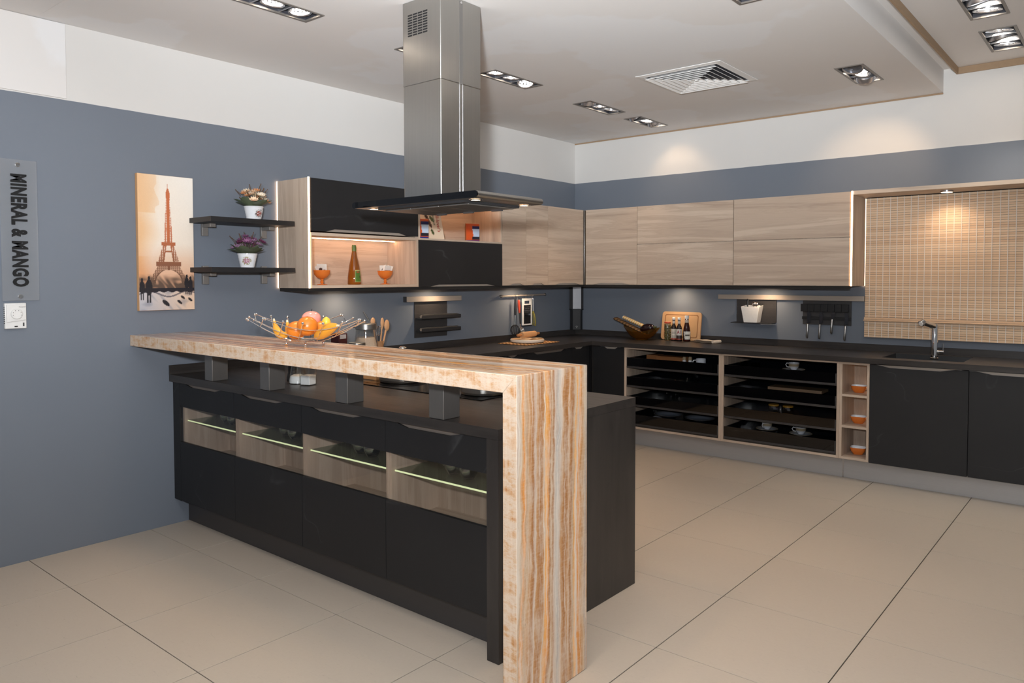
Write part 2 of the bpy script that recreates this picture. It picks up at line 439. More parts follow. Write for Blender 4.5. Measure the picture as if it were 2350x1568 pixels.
# ================================================================== the room
ZC, ZC2, XS = 2.855, 3.022, 3.32          # low ceiling, raised ceiling, where the step is
YEND, XEND = -9.2, 7.6
floor = struct('floor', MB().box(0, XEND, YEND, 0, -0.06, -0.003), MT['grout'])
TX, TY, OX, OY = 0.6174, 0.6368, -0.076, -1.1746
cache = {}
for i in range(0, 13):
    for j in range(-13, 3):
        x0, x1 = max(0, OX + i * TX) + 0.0024, min(XEND, OX + (i + 1) * TX) - 0.0024
        y0, y1 = max(YEND, OY + j * TY) + 0.002, min(0, OY + (j + 1) * TY) - 0.002
        if x1 - x0 < 0.02 or y1 - y0 < 0.02: continue
        key = (round(x1 - x0, 3), round(y1 - y0, 3))
        if key not in cache:
            w_, h_ = key
            m_ = MB().box(-w_ / 2, w_ / 2, -h_ / 2, h_ / 2, -0.008, 0.0).mesh('tile', bevel=0.0008)
            cache[key] = m_
        add('tile', cache[key], MT['tile'], floor, world=False, loc=((x0 + x1) / 2, (y0 + y1) / 2, 0))
wl = struct('wall_left', MB().box(-0.15, 0, YEND, 0.15, -0.06, 3.2), MT['wall'])
add('upper_panel', MB().box(0, 0.006, YEND, -4.764, 2.455, ZC - 0.002), MT['white'], wl, bevel=0.002)
wb = struct('wall_back', MB().box(-0.15, XEND, 0, 0.15, -0.06, 3.2), MT['wall'])

LIGHTS = [(1.018, 1.183, -4.46, -3.949), (1.018, 1.183, -3.33, -2.82), (1.022, 1.19, -2.605, -2.088), (1.012, 1.182, -1.478, -0.958), (1.022, 1.19, -0.735, -0.25),
          (2.9, 3.08, -1.198, -0.692), (2.9, 3.08, -3.21, -2.702)]
LIGHTS_R = [(3.66, 3.86, -0.85, -0.29), (3.66, 3.86, -1.68, -1.12)]
OUT_ADDED = [(2.9, 3.08, -5.2, -4.69), (1.018, 1.183, -5.6, -5.09), (4.9, 5.1, -2.6, -2.04), (4.9, 5.1, -4.8, -4.24)]  # unseen fixtures added out of view to give the scene more light
inner = lambda h: (h[0] + 0.014, h[1] - 0.014, h[2] + 0.012, h[3] - 0.012)
low = plate(0, XS, YEND, 0, ZC, [inner(h) for h in LIGHTS + OUT_ADDED[:2]])
low.add([(XS, YEND, ZC), (XS, 0, ZC), (XS, 0, ZC2), (XS, YEND, ZC2)], [(0, 1, 2, 3)])
ceil = struct('ceiling', low, MT['white'])
add('hatch_panel', MB().box(0.1, 0.75, -5.55, -4.905, ZC - 0.003, ZC + 0.001), MT['white'], ceil, bevel=0.001)
hi = plate(XS, XEND, YEND, 0, ZC2, [inner(h) for h in LIGHTS_R + OUT_ADDED[2:]])
ceil2 = struct('ceiling', hi, MT['white'])
struct('trim_1', MB().box(3.405, XEND, -0.012, 0, 2.973, ZC2 - 0.001), MT['trim'])  # tan strips painted in place of the dark shadow gap at the raised ceiling
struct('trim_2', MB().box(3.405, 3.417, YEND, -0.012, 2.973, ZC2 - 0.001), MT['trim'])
struct('trim_3', MB().box(0, XS, -0.006, 0, ZC - 0.012, ZC - 0.0005), MT['trim'])  # thin brown strip stands in for the shade in the low ceiling's gap

def lamp_fixture(h, z, label, tilts, warm=(1.0, 0.84, 0.66), power=12.5, group='recessed triple ceiling spotlights'):
    x0, x1, y0, y1 = h
    t = thing('ceiling_spotlight', label, 'spotlight', ((x0 + x1) / 2, (y0 + y1) / 2, z), 0, group)
    fr = MB(); fw = 0.016
    a, b, c, d = x0, x1, y0, y1
    for q in ((a, a + fw, c, d), (b - fw, b, c, d), (a + fw, b - fw, c, c + fw), (a + fw, b - fw, d - fw, d)): fr.box(*q, z - 0.004, z + 0.004)
    add('frame', fr, MT['fixture'], t)
    xi0, xi1, yi0, yi1 = x0 + 0.0145, x1 - 0.0145, y0 + 0.0125, y1 - 0.0125
    hs = MB(); zt = z + 0.13
    v = [(xi0, yi0, z), (xi1, yi0, z), (xi1, yi1, z), (xi0, yi1, z), (xi0, yi0, zt), (xi1, yi0, zt), (xi1, yi1, zt), (xi0, yi1, zt)]
    hs.add(v, [(0, 1, 5, 4), (1, 2, 6, 5), (2, 3, 7, 6), (3, 0, 4, 7), (4, 5, 6, 7)])
    add('housing', hs, MT['housing'], t)
    n = 3; L = (yi1 - yi0) / n; r = min((xi1 - xi0), L) * 0.46
    for k in range(1, n):
        yy = yi0 + k * L
        add('divider', MB().box(xi0, xi1, yy - 0.005, yy + 0.005, z + 0.004, z + 0.05), MT['silver'], t)
    for k in range(n):
        cy = yi0 + (k + 0.5) * L; cx = (xi0 + xi1) / 2
        tx, ty, lit = tilts[k][:3]
        rot = (R(tx), R(ty), 0)
        ring = MB().lathe([(r * 0.80, 0.020), (r * 0.84, 0.004), (r * 0.97, 0.0), (r, 0.008), (r, 0.045), (r * 0.7, 0.062), (r * 0.25, 0.066)], 24)
        lp_ = add('lamp', ring, MT['silver'], t, world=False, smooth=True, loc=(cx - t.location.x, cy - t.location.y, 0.007), rot=rot)
        fc = MB().lathe([(1e-5, 0.019), (r * 0.81, 0.019)], 24)
        add('reflector', fc, MT['silver'], lp_, world=False)
        dots = MB()
        for (q, m_) in ((0, 1), (0.30, 6), (0.58, 10)):
            for e in range(m_):
                an = 2 * math.pi * e / m_ + q
                dots.lathe([(1e-5, 0.0135), (r * 0.105, 0.0135)], 8, (r * q * math.cos(an), r * q * math.sin(an), 0))
        add('led_cluster', dots, MT['ledw'] if lit else MT['silver'], lp_, world=False)
        if lit:
            lo = add_light('spot', 'SPOT', (0, 0, 0), power, warm, spot_size=R(62), spot_blend=0.75, shadow_soft_size=0.035)
            lo.parent = lp_; lo.location = (0, 0, -0.004)
            if len(tilts[k]) > 3: lo.data.energy, lo.data.spot_size = tilts[k][3], R(tilts[k][4])
    return t
names = ['nearest the wall sign, cut by the frame edge', 'half hidden behind the hood chimney', 'just beside the hood chimney', 'over the side run of oak cabinets', 'closest to the room corner',
         'next to the ceiling step, past the air vent', 'cut off at the top edge above the air vent']
tl = [[(4, 0, 1), (-3, 4, 1), (2, -4, 1)], [(0, 6, 1), (0, 8, 1), (4, 4, 1)], [(0, 5, 1), (2, 7, 1), (-14, -16, 1)], [(26, 20, 0), (3, 4, 1), (0, 12, 1)], [(24, -22, 0), (-8, 6, 1), (29, -8, 1, 4.5, 84)],
      [(-28, 5, 0), (-16, 16, 1), (52, 14, 1, 14, 66)], [(0, 0, 1), (4, 6, 1), (-6, 8, 1)]]
for h, nm, tt in zip(LIGHTS, names, tl):
    lamp_fixture(h, ZC, 'recessed triple ceiling spotlight ' + nm, tt, (1.0, 0.68, 0.40), 19)
for h, nm in zip(LIGHTS_R, ['of the raised ceiling, nearer the tan trim', 'of the raised ceiling, cut by the top edge']):
    lamp_fixture(h, ZC2, 'recessed triple ceiling spotlight ' + nm, [(8, 4, 1), (16, -10, 1), (6, 5, 1)], (1.0, 0.90, 0.76), 20)
for k, h in enumerate(OUT_ADDED):
    lamp_fixture(h, ZC if k < 2 else ZC2, 'recessed triple ceiling spotlight out in the showroom, ' + ['over the aisle near the island', 'over the floor by the wall sign', 'of the raised ceiling nearer the sink wall', 'of the raised ceiling nearer the entrance'][k], [(0, 3, 1), (4, 0, 1), (0, -4, 1)], power=12 if k < 2 else 20)

# air diffuser
t = thing('air_vent', 'square white ceiling air vent with nested louvres', 'vent', (2.11, -1.56, ZC))
def ring_sq(mb, cx, cy, a0, a1, z0, z1):
    vs = [(cx + sx * a0, cy + sy * a0, z0) for sx, sy in ((-1, -1), (1, -1), (1, 1), (-1, 1))] + [(cx + sx * a1, cy + sy * a1, z1) for sx, sy in ((-1, -1), (1, -1), (1, 1), (-1, 1))]
    vs += [(x, y, z + 0.003) for x, y, z in vs]
    fs = []
    for i in range(4):
        j = (i + 1) % 4
        fs += [(i, j, j + 4, i + 4), (i + 8, i + 12, j + 12, j + 8), (i, i + 8, j + 8, j), (i + 4, j + 4, j + 12, i + 12)]
    return mb.add(vs, fs)
add('frame', ring_sq(MB(), 2.11, -1.56, 0.305, 0.262, ZC - 0.006, ZC - 0.010), MT['whitep'], t)
add('backing', MB().box(1.85, 2.37, -1.82, -1.30, ZC - 0.0008, ZC - 0.0002), MT['housing'], t)
for k in range(6):
    a = 0.255 - k * 0.041
    add('louvre', ring_sq(MB(), 2.11, -1.56, a, a - 0.027, ZC - 0.024, ZC - 0.006), MT['whitep'], t)
add('centre_plate', MB().box(2.10, 2.12, -1.57, -1.55, ZC - 0.022, ZC - 0.006), MT['whitep'], t)

# ================================================================== kitchen fronts
def fronts(root, name, u0, u1, v0, v1, frame, d, mat, side=None, a=0, b=0, sl=0.06, dp=0.02, th=0.019, grip=True, gmat='grip'):
    g = 0.0016
    o = add(name, MB().prism(notch_poly(u0 + g, u1 - g, v0 + g, v1 - g, side, a, b, sl, dp), frame, d - th, d), mat, root)
    if side and grip:
        v = (v1 - g) if side == 'top' else (v0 + g)
        add('handle', MB().prism(grip_poly(v, side, a + 0.002, b - 0.002, sl, dp), frame, d - th + 0.001, d - 0.008), MT[gmat], o)
        if side == 'top': add('handle_lip', MB().prism([(a - 0.03, v - 0.0005), (b + 0.03, v - 0.0005), (b + 0.03, v + 0.0012), (a - 0.03, v + 0.0012)], frame, d - 0.012, d + 0.0005), MT['chrome'] if gmat == 'grip' else MT[gmat], o)
    return o
D = 0.358; Z0, Z1 = 1.4216, 2.1357
def under(root, mb): add('light_lip', mb, MT['dark_in'], root)
# --- side wall, unit with niche below
Y = [-3.481, -2.521, -1.566, -1.245, -0.931, -0.372]
t = thing('wall_cabinet', 'wall cabinet with black flap above a lit oak niche, beside the shelves', 'cabinet', (0, (Y[0] + Y[1]) / 2, Z0), group='wall cabinets')
add('end_panel', MB().box(0.012, 0.3515, Y[0], Y[0] + 0.018, Z0, Z1), MT['oak_z'], t)
add('top_panel', MB().box(0.012, 0.338, Y[0] + 0.018, Y[1], Z1 - 0.018, Z1), MT['oak_y'], t)
add('side_panel', MB().box(0.012, 0.338, Y[1] - 0.018, Y[1], 1.786, Z1 - 0.018), MT['oak_z'], t)
nb = MB().box(0.03, D - 0.002, Y[0] + 0.018, Y[1], Z0, Z0 + 0.019); add('niche_floor', nb, MT['oak_y'], t)
add('niche_top', MB().box(0.03, D - 0.002, Y[0] + 0.018, Y[1], 1.764, 1.784), MT['oak_y'], t)
add('niche_side', MB().box(0.03, D - 0.002, Y[1] - 0.019, Y[1], Z0 + 0.019, 1.764), MT['oak_z'], t)
add('niche_side', MB().box(0.03, D - 0.002, Y[0] + 0.018, Y[0] + 0.026, Z0 + 0.019, 1.764), MT['oak_z'], t)
add('back_panel', MB().box(0.012, 0.03, Y[0] + 0.018, Y[1], Z0, Z1 - 0.018), MT['oak_y'], t)
fronts(t, 'flap_door', Y[0] + 0.019, Y[1], 1.792, Z1, FA, D, MT['slate'], 'bot', -3.345, -2.63, 0.07, 0.017)
add('led_strip', MB().box(0.352, 0.360, Y[0] - 0.0005, Y[0] + 0.008, Z0, Z1 + 0.002), MT['led'], t)
add('led_strip', MB().box(0.001, 0.0115, Y[0] + 0.001, Y[0] + 0.012, Z0, Z1), MT['led'], t)
add('led_strip', MB().box(0.12, 0.132, Y[0] + 0.03, Y[1] - 0.03, 1.7585, 1.7635), MT['ledn'], t)
under(t, MB().box(0.325, 0.345, Y[0] + 0.004, Y[1], Z0 - 0.022, Z0 - 0.0005).box(0.02, 0.3249, Y[0] + 0.004, Y[0] + 0.02, Z0 - 0.022, Z0 - 0.0005))
# --- open shelf above black flap
t = thing('wall_cabinet', 'wall cabinet with open oak shelf above a black flap, behind the hood', 'cabinet', (0, (Y[1] + Y[2]) / 2, Z0), group='wall cabinets')
add('side_panel', MB().box(0.012, D - 0.002, Y[1] + 0.0005, Y[1] + 0.019, 1.785, Z1), MT['oak_z'], t)
add('side_panel', MB().box(0.012, D - 0.002, Y[2] - 0.019, Y[2] - 0.0005, 1.785, Z1), MT['oak_z'], t)
add('shelf_panel', MB().box(0.012, D - 0.002, Y[1] + 0.0005, Y[2] - 0.0005, 1.772, 1.785 - 0.0003), MT['oak_y'], t)
add('top_panel', MB().box(0.012, D - 0.002, Y[1] + 0.019, Y[2] - 0.019, Z1 - 0.019, Z1), MT['oak_y'], t)
add('back_panel', MB().box(0.012, 0.03, Y[1] + 0.019, Y[2] - 0.019, 1.785, Z1 - 0.019), MT['oak_y'], t)
add('carcass', MB().box(0.012, 0.336, Y[1] + 0.0005, Y[2] - 0.0005, Z0, 1.7715), MT['oak_z'], t)
add('led_strip', MB().box(0.20, 0.212, Y[1] + 0.03, Y[2] - 0.03, Z1 - 0.0245, Z1 - 0.0195), MT['ledn'], t)
fronts(t, 'flap_door', Y[1], Y[2], Z0, 1.771, FA, D, MT['slate'], 'bot', -2.40, -1.66, 0.09, 0.014)
under(t, MB().box(0.325, 0.345, Y[1], Y[2], Z0 - 0.022, Z0 - 0.0005))
# --- two narrow oak doors
t = thing('wall_cabinet', 'oak wall cabinet with two narrow doors, above the utensil rail', 'cabinet', (0, (Y[2] + Y[4]) / 2, Z0), group='wall cabinets')
add('carcass', MB().box(0.012, 0.336, Y[2] + 0.0005, Y[4] - 0.0005, Z0, Z1), MT['oak_z'], t)
fronts(t, 'door', Y[2], Y[3], Z0, Z1, FA, D, MT['oak_y'], 'bot', -1.47, -1.28, 0.045, 0.016)
fronts(t, 'door', Y[3], Y[4], Z0, Z1, FA, D, MT['oak_y'], 'bot', -1.17, -0.985, 0.045, 0.016)
under(t, MB().box(0.325, 0.345, Y[2], Y[4], Z0 - 0.022, Z0 - 0.0005))
# --- corner unit (L), post
t = thing('corner_wall_cabinet', 'oak corner wall cabinet with a metal post between two doors', 'cabinet', (0.2, -0.2, Z0), group='wall cabinets')
XB = [0.3816, 0.940, 1.858, 2.779]
cp = [(0.012, -0.012), (0.012, Y[4] + 0.0005), (0.336, Y[4] + 0.0005), (0.336, -0.336), (XB[1] - 0.0005, -0.336), (XB[1] - 0.0005, -0.012)]
add('carcass', MB().prism(cp, lambda u, v, q: (u, v, q), Z0, Z1), MT['oak_z'], t)
fronts(t, 'door', Y[4], Y[5] + 0.002, Z0, Z1, FA, D, MT['oak_y'], 'bot', -0.83, -0.43, 0.08, 0.016)
fronts(t, 'door', XB[0] - 0.006, XB[1], Z0, Z1, FB, D, MT['oak_x'], 'bot', 0.46, 0.87, 0.09, 0.016)
add('corner_post', MB().box(0.3365, 0.366, -0.366, -0.3365, Z0 - 0.002, Z1 - 0.002), MT['steel'], t, bevel=0.003)
under(t, MB().prism([(0.325, Y[4]), (0.345, Y[4]), (0.345, -0.345), (XB[1], -0.345), (XB[1], -0.325), (0.325, -0.325)], lambda u, v, q: (u, v, q), Z0 - 0.022, Z0 - 0.0005))
ZM = 1.792
for k, lb in ((1, 'oak wall cabinet with two stacked flaps, beside the corner cabinet'), (2, 'oak wall cabinet with two stacked flaps and lit end, beside the bamboo blind')):
    x0, x1 = XB[k], XB[k + 1]
    t = thing('wall_cabinet', lb, 'cabinet', ((x0 + x1) / 2, 0, Z0), group='wall cabinets')
    xe = x1 + (0.0165 if k == 2 else 0)
    add('carcass', MB().box(x0 + 0.0005, x1 - 0.0005, -0.336, -0.012, Z0, Z1), MT['oak_z'], t)
    fronts(t, 'flap_door', x0 + 0.001, x1 - 0.001, ZM + 0.001, Z1, FB, D, MT['oak_x'])
    fronts(t, 'flap_door', x0 + 0.001, x1 - 0.001, Z0, ZM - 0.002, FB, D, MT['oak_x'])
    under(t, MB().box(x0, x1, -0.345, -0.325, Z0 - 0.022, Z0 - 0.0005))
    if k == 2:
        add('end_panel', MB().box(x1, xe, -0.3515, -0.012, Z0, Z1), MT['oak_z'], t)
        add('led_strip', MB().box(x1 + 0.007, xe + 0.0005, -0.360, -0.352, Z0, Z1 + 0.002), MT['led'], t)
        add('led_strip', MB().box(x1 + 0.003, xe + 0.001, -0.0115, -0.001, Z0, Z1 - 0.03), MT['led'], t)
# --- pelmet over the sink, puck light
t = thing('pelmet', 'oak pelmet board spanning above the bamboo blind', 'pelmet', (3.7, 0, 2.11))
add('board', MB().box(2.798, 4.62, -0.356, -0.001, 2.1095, 2.1385), MT['oak_x'], t)
add('end_board', MB().box(4.602, 4.62, -0.356, -0.001, Z0, 2.1095), MT['oak_z'], t)
def puck(x, y, z, label, power, target, group, col=(1.0, 0.74, 0.50), r=0.032, size=120):
    t = thing('puck_light', label, 'lamp', (x, y, z), 0, group)
    add('housing', MB().lathe([(r * 0.86, -0.0125), (r, -0.012), (r, 0), (r * 0.9, 0)], 24, (x, y, z)), MT['silver'], t, smooth=True)
    add('diffuser', MB().lathe([(1e-5, -0.0145), (r * 0.8, -0.0140), (r * 0.86, -0.0126)], 24, (x, y, z)), MT['puckl'], t, smooth=True)
    l = add_light('spot', 'SPOT', (x, y, z - 0.016), power, col, target, t, spot_size=R(size), spot_blend=1.0, shadow_soft_size=0.03)
    return t
puck(3.39, -0.20, 2.109, 'round puck light lit under the oak pelmet', 11, (3.42, -0.06, 1.0), 'puck lights', r=0.043, size=135)
ug = 'puck lights'
for (x, y, lb, tg) in ((0.17, -3.0, 'puck light under the niche cabinet above the rice jar', (0.02, -3.0, 0.9)), (0.17, -2.08, 'puck light under the black flap above the roll holder', (0.02, -2.08, 0.9)),
                       (0.17, -1.02, 'puck light under narrow oak doors above the utensil rail', (0.02, -1.0, 0.9)),
                       (1.20, -0.17, 'puck light under oak cabinet above the cutting board', (1.2, -0.02, 0.9)), (2.05, -0.17, 'puck light under oak cabinet above the white cutlery caddy', (2.0, -0.02, 0.9))):
    puck(x, y, Z0 - 0.0005, lb, 9, tg, ug, r=0.028, size=160)

# ================================================================== base units along both walls
ZT, TT, DT = 0.91, 0.038, 0.634
DC = 0.604; ZP = 0.1564; ZB = ZT - TT - 0.001
def base_carcass(root, mb): add('carcass', mb, MT['dark_in'], root)
# side wall units (mostly hidden behind the island)
seams = [-3.16, -2.516, -1.881, -1.547, -0.904]
for k in range(4):
    y0, y1 = seams[k], seams[k + 1]
    nm = ['hidden next to the island', 'with long grip, mostly hidden by the bar', 'narrow, half hidden by the bar', 'wide, seen over the bar'][k]
    t = thing('base_cabinet', 'black slate base cabinet on the side wall, ' + nm, 'cabinet', (0, (y0 + y1) / 2, 0), group='base cabinets')
    base_carcass(t, MB().box(0.012, 0.583, y0 + 0.001, y1 - 0.001, ZP, ZB))
    fronts(t, 'door', y0, y1, ZP, ZB - 0.004, FA, DC, MT['slate'], 'top', y0 + 0.09, y1 - 0.1, 0.05, 0.02, gmat='grip_d')
t = thing('corner_base_cabinet', 'black slate corner base cabinet with two short doors and bar grips', 'cabinet', (0.3, -0.3, 0), group='base cabinets')
cp = [(0.012, -0.012), (0.012, -0.903), (0.583, -0.903), (0.583, -0.583), (0.957, -0.583), (0.957, -0.012)]
add('carcass', MB().prism(cp, lambda u, v, q: (u, v, q), ZP, ZB), MT['dark_in'], t)
fronts(t, 'door', -0.904, -0.632, ZP, ZB - 0.004, FA, DC, MT['slate'], 'top', -0.86, -0.72, 0.03, 0.018)
fronts(t, 'door', 0.632, 0.957, ZP, ZB - 0.004, FB, DC, MT['slate'], 'top', 0.74, 0.89, 0.03, 0.018)
add('corner_filler', MB().box(0.5835, 0.602, -0.602, -0.5835, ZP, ZB - 0.004), MT['black'], t)
# drawer units
UX = [0.959, 1.871, 2.7926, 2.9958, 3.6115, 4.232]
DR = [(0.690, 0.782), (0.521, 0.613), (0.354, 0.440), (0.184, 0.281)]
for k in (0, 1):
    x0, x1 = UX[k], UX[k + 1]
    t = thing('drawer_unit', ['open oak unit of black glass drawers, partly behind the island', 'open oak unit of black glass drawers beside the orange bowls'][k], 'drawers', ((x0 + x1) / 2, -0.3, 0), group='drawer units')
    w = 0.0215
    add('side_panel', MB().box(x0 + 0.0005, x0 + w, -DC, -0.03, ZP, ZB), MT['oak_z'], t)
    add('side_panel', MB().box(x1 - w, x1 - 0.0005, -DC, -0.03, ZP, ZB), MT['oak_z'], t)
    add('bottom_panel', MB().box(x0 + w, x1 - w, -DC, -0.03, ZP, ZP + 0.018), MT['oak_x'], t)
    add('top_panel', MB().box(x0 + w, x1 - w, -DC, -0.03, ZB - 0.014, ZB), MT['oak_x'], t)
    add('back_panel', MB().box(x0 + 0.0005, x1 - 0.0005, -0.03, -0.013, ZP, ZB), MT['dark_in'], t)
    for (b0, b1) in DR:
        a0, a1 = x0 + w + 0.004, x1 - w - 0.004
        d_ = add('drawer_floor', MB().box(a0, a1, -DC + 0.012, -0.06, b0 + 0.004, b0 + 0.014), MT['dglass'], t)
        add('glass_front', MB().box(a0, a1 - 0.008, -DC + 0.004, -DC + 0.011, b0 + 0.017, b1), MT['bglass'], d_)
        add('rail', MB().box(a0, a1, -DC, -DC + 0.012, b0, b0 + 0.0165), MT['anthracite'], d_)
        add('clip', MB().box(a1 - 0.007, a1, -DC + 0.001, -DC + 0.012, b0 + 0.0165, b1 - 0.004), MT['anthracite'], d_)
        add('glass_side', MB().box(a0, a0 + 0.007, -DC + 0.011, -0.06, b0 + 0.015, b1 - 0.003), MT['dglass'], d_)
        add('glass_side', MB().box(a1 - 0.007, a1, -DC + 0.0125, -0.06, b0 + 0.015, b1 - 0.003), MT['dglass'], d_)
        add('glass_back', MB().box(a0, a1, -0.06, -0.053, b0 + 0.005, b1 - 0.003), MT['dglass'], d_)
# open niche unit
x0, x1 = UX[2], UX[3]
t = thing('open_shelf_unit', 'narrow open oak shelf unit with three niches holding orange bowls', 'shelf', ((x0 + x1) / 2, -0.3, 0))
w = 0.017
add('side_panel', MB().box(x0 + 0.0005, x0 + w, -DC, -0.03, ZP, ZB), MT['oak_z'], t)
add('side_panel', MB().box(x1 - w, x1 - 0.0005, -DC, -0.03, ZP, ZB), MT['oak_z'], t)
for z in (ZP, 0.388, 0.617, ZB - 0.017):
    add('shelf', MB().box(x0 + w, x1 - w, -DC, -0.03, z, z + 0.017), MT['oak_x'], t)
add('back_panel', MB().box(x0 + 0.0005, x1 - 0.0005, -0.30, -0.285, ZP + 0.018, ZB - 0.018), MT['oak_z'], t)
for z in (0.388 + 0.017, 0.617 + 0.017):
    add('niche_light', MB().box(x1 - w - 0.010, x1 - w - 0.002, -0.40, -0.386, z + 0.012, z + 0.060), MT['puckl'], t)
# sink doors
for k, lb in ((3, 'black slate base cabinet under the sink, beside the orange bowls'), (4, 'black slate base cabinet at the picture edge, beyond the sink')):
    x0, x1 = UX[k], UX[k + 1]
    t = thing('base_cabinet', lb, 'cabinet', ((x0 + x1) / 2, -0.3, 0), group='base cabinets')
    base_carcass(t, MB().box(x0 + 0.001, x1 - 0.001, -0.583, -0.06, ZP, 0.70))
    add('top_rail', MB().box(x0 + 0.001, x1 - 0.001, -0.583, -0.545, 0.70, ZB), MT['dark_in'], t)
    fronts(t, 'door', x0 + 0.001, x1 - 0.001, ZP - 0.004, ZB - 0.004, FB, DC, MT['slate'], 'top', x0 + 0.03, x0 + 0.545, 0.1, 0.018)
t = thing('base_cabinet', 'black slate base cabinet outside the picture, past the sink run', 'cabinet', (4.43, -0.3, 0), group='base cabinets')
base_carcass(t, MB().box(4.233, 4.62, -0.583, -0.013, ZP, ZB))
fronts(t, 'door', 4.233, 4.62, ZP - 0.004, ZB - 0.004, FB, DC, MT['slate'], 'top', 4.27, 4.56, 0.1, 0.018)
# plinths
t = thing('plinth', 'brushed aluminium plinth under the sink and drawer run', 'plinth', (2.6, -0.524, 0))
add('board', MB().box(0.54, 2.797, -0.524, -0.51, 0.001, ZP - 0.003), MT['alu_x'], t)
add('board', MB().box(2.806, 4.62, -0.524, -0.51, 0.001, ZP - 0.006), MT['alu_x'], t)
add('joint_strip', MB().box(2.7965, 2.8065, -0.527, -0.51, 0.001, ZP - 0.004), MT['silver'], t)
t = thing('plinth', 'brushed aluminium plinth of the side wall run, hidden behind the island', 'plinth', (0.524, -1.8, 0))
add('board', MB().box(0.51, 0.524, -3.16, -0.527, 0.001, ZP - 0.003), MT['alu_x'], t)

# worktop of both walls (L) with sink cut-out and upstand
SX0, SX1, SY0, SY1 = 3.05, 3.56, -0.50, -0.10
t = thing('worktop', 'dark stone-effect worktop running round the corner along both walls', 'worktop', (0.3, -0.3, ZT - TT))
a = MB()
a.box(0.005, DT, -3.2, -DT, ZT - TT, ZT)
add('side_run', a, MT['top_y'], t)
a = MB()
a.box(0.005, SX0, -DT, -0.002, ZT - TT, ZT); a.box(SX1, 4.63, -DT, -0.002, ZT - TT, ZT); a.box(SX0, SX1, -DT, SY0, ZT - TT, ZT); a.box(SX0, SX1, SY1, -0.002, ZT - TT, ZT)
add('back_run', a, MT['top_x'], t)
add('upstand', MB().box(0.001, 0.014, -3.2, -0.002, ZT, ZT + 0.052), MT['top_y'], t)
add('upstand', MB().box(0.0145, 4.63, -0.014, -0.002, ZT, ZT + 0.052), MT['top_x'], t)
t = thing('sink', 'square black undermount sink in the dark worktop', 'sink', ((SX0 + SX1) / 2, (SY0 + SY1) / 2, 0.72))
s = MB(); zb = 0.735; e = 0.001
v = [(SX0 + e, SY0 + e, ZT - 0.004), (SX1 - e, SY0 + e, ZT - 0.004), (SX1 - e, SY1 - e, ZT - 0.004), (SX0 + e, SY1 - e, ZT - 0.004), (SX0 + e + .01, SY0 + e + .01, zb), (SX1 - e - .01, SY0 + e + .01, zb), (SX1 - e - .01, SY1 - e - .01, zb), (SX0 + e + .01, SY1 - e - .01, zb)]
s.add(v, [(0, 4, 5, 1), (1, 5, 6, 2), (2, 6, 7, 3), (3, 7, 4, 0), (4, 7, 6, 5)])
add('basin', s, MT['black'], t)
add('drain', MB().lathe([(1e-5, 0.004), (0.035, 0.004), (0.045, 0.001)], 20, (3.3, -0.3, zb)), MT['chrome'], t, smooth=True)

# ================================================================== island
IY0, IY1, IX = -4.233, -3.221, 2.617
SE = [0.083, 0.69, 1.315, 1.94, 2.555]
t = thing('island_worktop', 'dark island worktop folding down into a full-height end panel', 'worktop', (1.3, -3.7, ZT - 0.042))
add('top', MB().box(0.002, IX, IY0, IY1, ZT - 0.0415, ZT), MT['top_x'], t)
add('end_panel', MB().box(2.557, IX, IY0, IY1, 0.001, ZT - 0.042), MT['top_z'], t)
add('upstand', MB().box(0.001, 0.013, IY0, IY1, ZT, ZT + 0.055), MT['top_y'], t)
t = thing('filler_panel', 'slim black filler strip between island cabinets and the blue wall', 'panel', (0.04, -4.2, 0.155))
add('strip', MB().box(0.002, SE[0] - 0.001, -4.21, -4.19, 0.153, 0.867), MT['slate'], t)
add('back_strip', MB().box(0.002, SE[0] - 0.001, -4.19, -3.62, 0.153, 0.867), MT['dark_in'], t)
FI = lambda u, v, q: (u, -q, v)
mug_src = None
def make_mug(x, y, z, label):
    t = thing('glass_mug', label, 'mug', (x, y, z), 0, 'glass mugs in the island cabinets')
    body = MB().lathe([(1e-5, 0.002), (0.024, 0.002), (0.028, 0.008), (0.040, 0.030), (0.041, 0.05), (0.036, 0.075), (0.034, 0.08), (0.032, 0.0795), (0.034, 0.073), (0.038, 0.05), (0.037, 0.031), (0.025, 0.010), (1e-5, 0.008)], 20)
    add('bowl', body, MT['mugglass'], t, world=False, smooth=True)
    hp = [(-0.036, -0.004, 0.066), (-0.052, -0.008, 0.064), (-0.060, -0.010, 0.050), (-0.055, -0.009, 0.034), (-0.040, -0.004, 0.028)]
    add('handle', MB().tube(hp, 0.0045, 6), MT['mugglass'], t, world=False, smooth=True)
    return t
order = ['nearest the blue wall', 'second from the blue wall', 'third from the blue wall', 'beside the onyx leg']
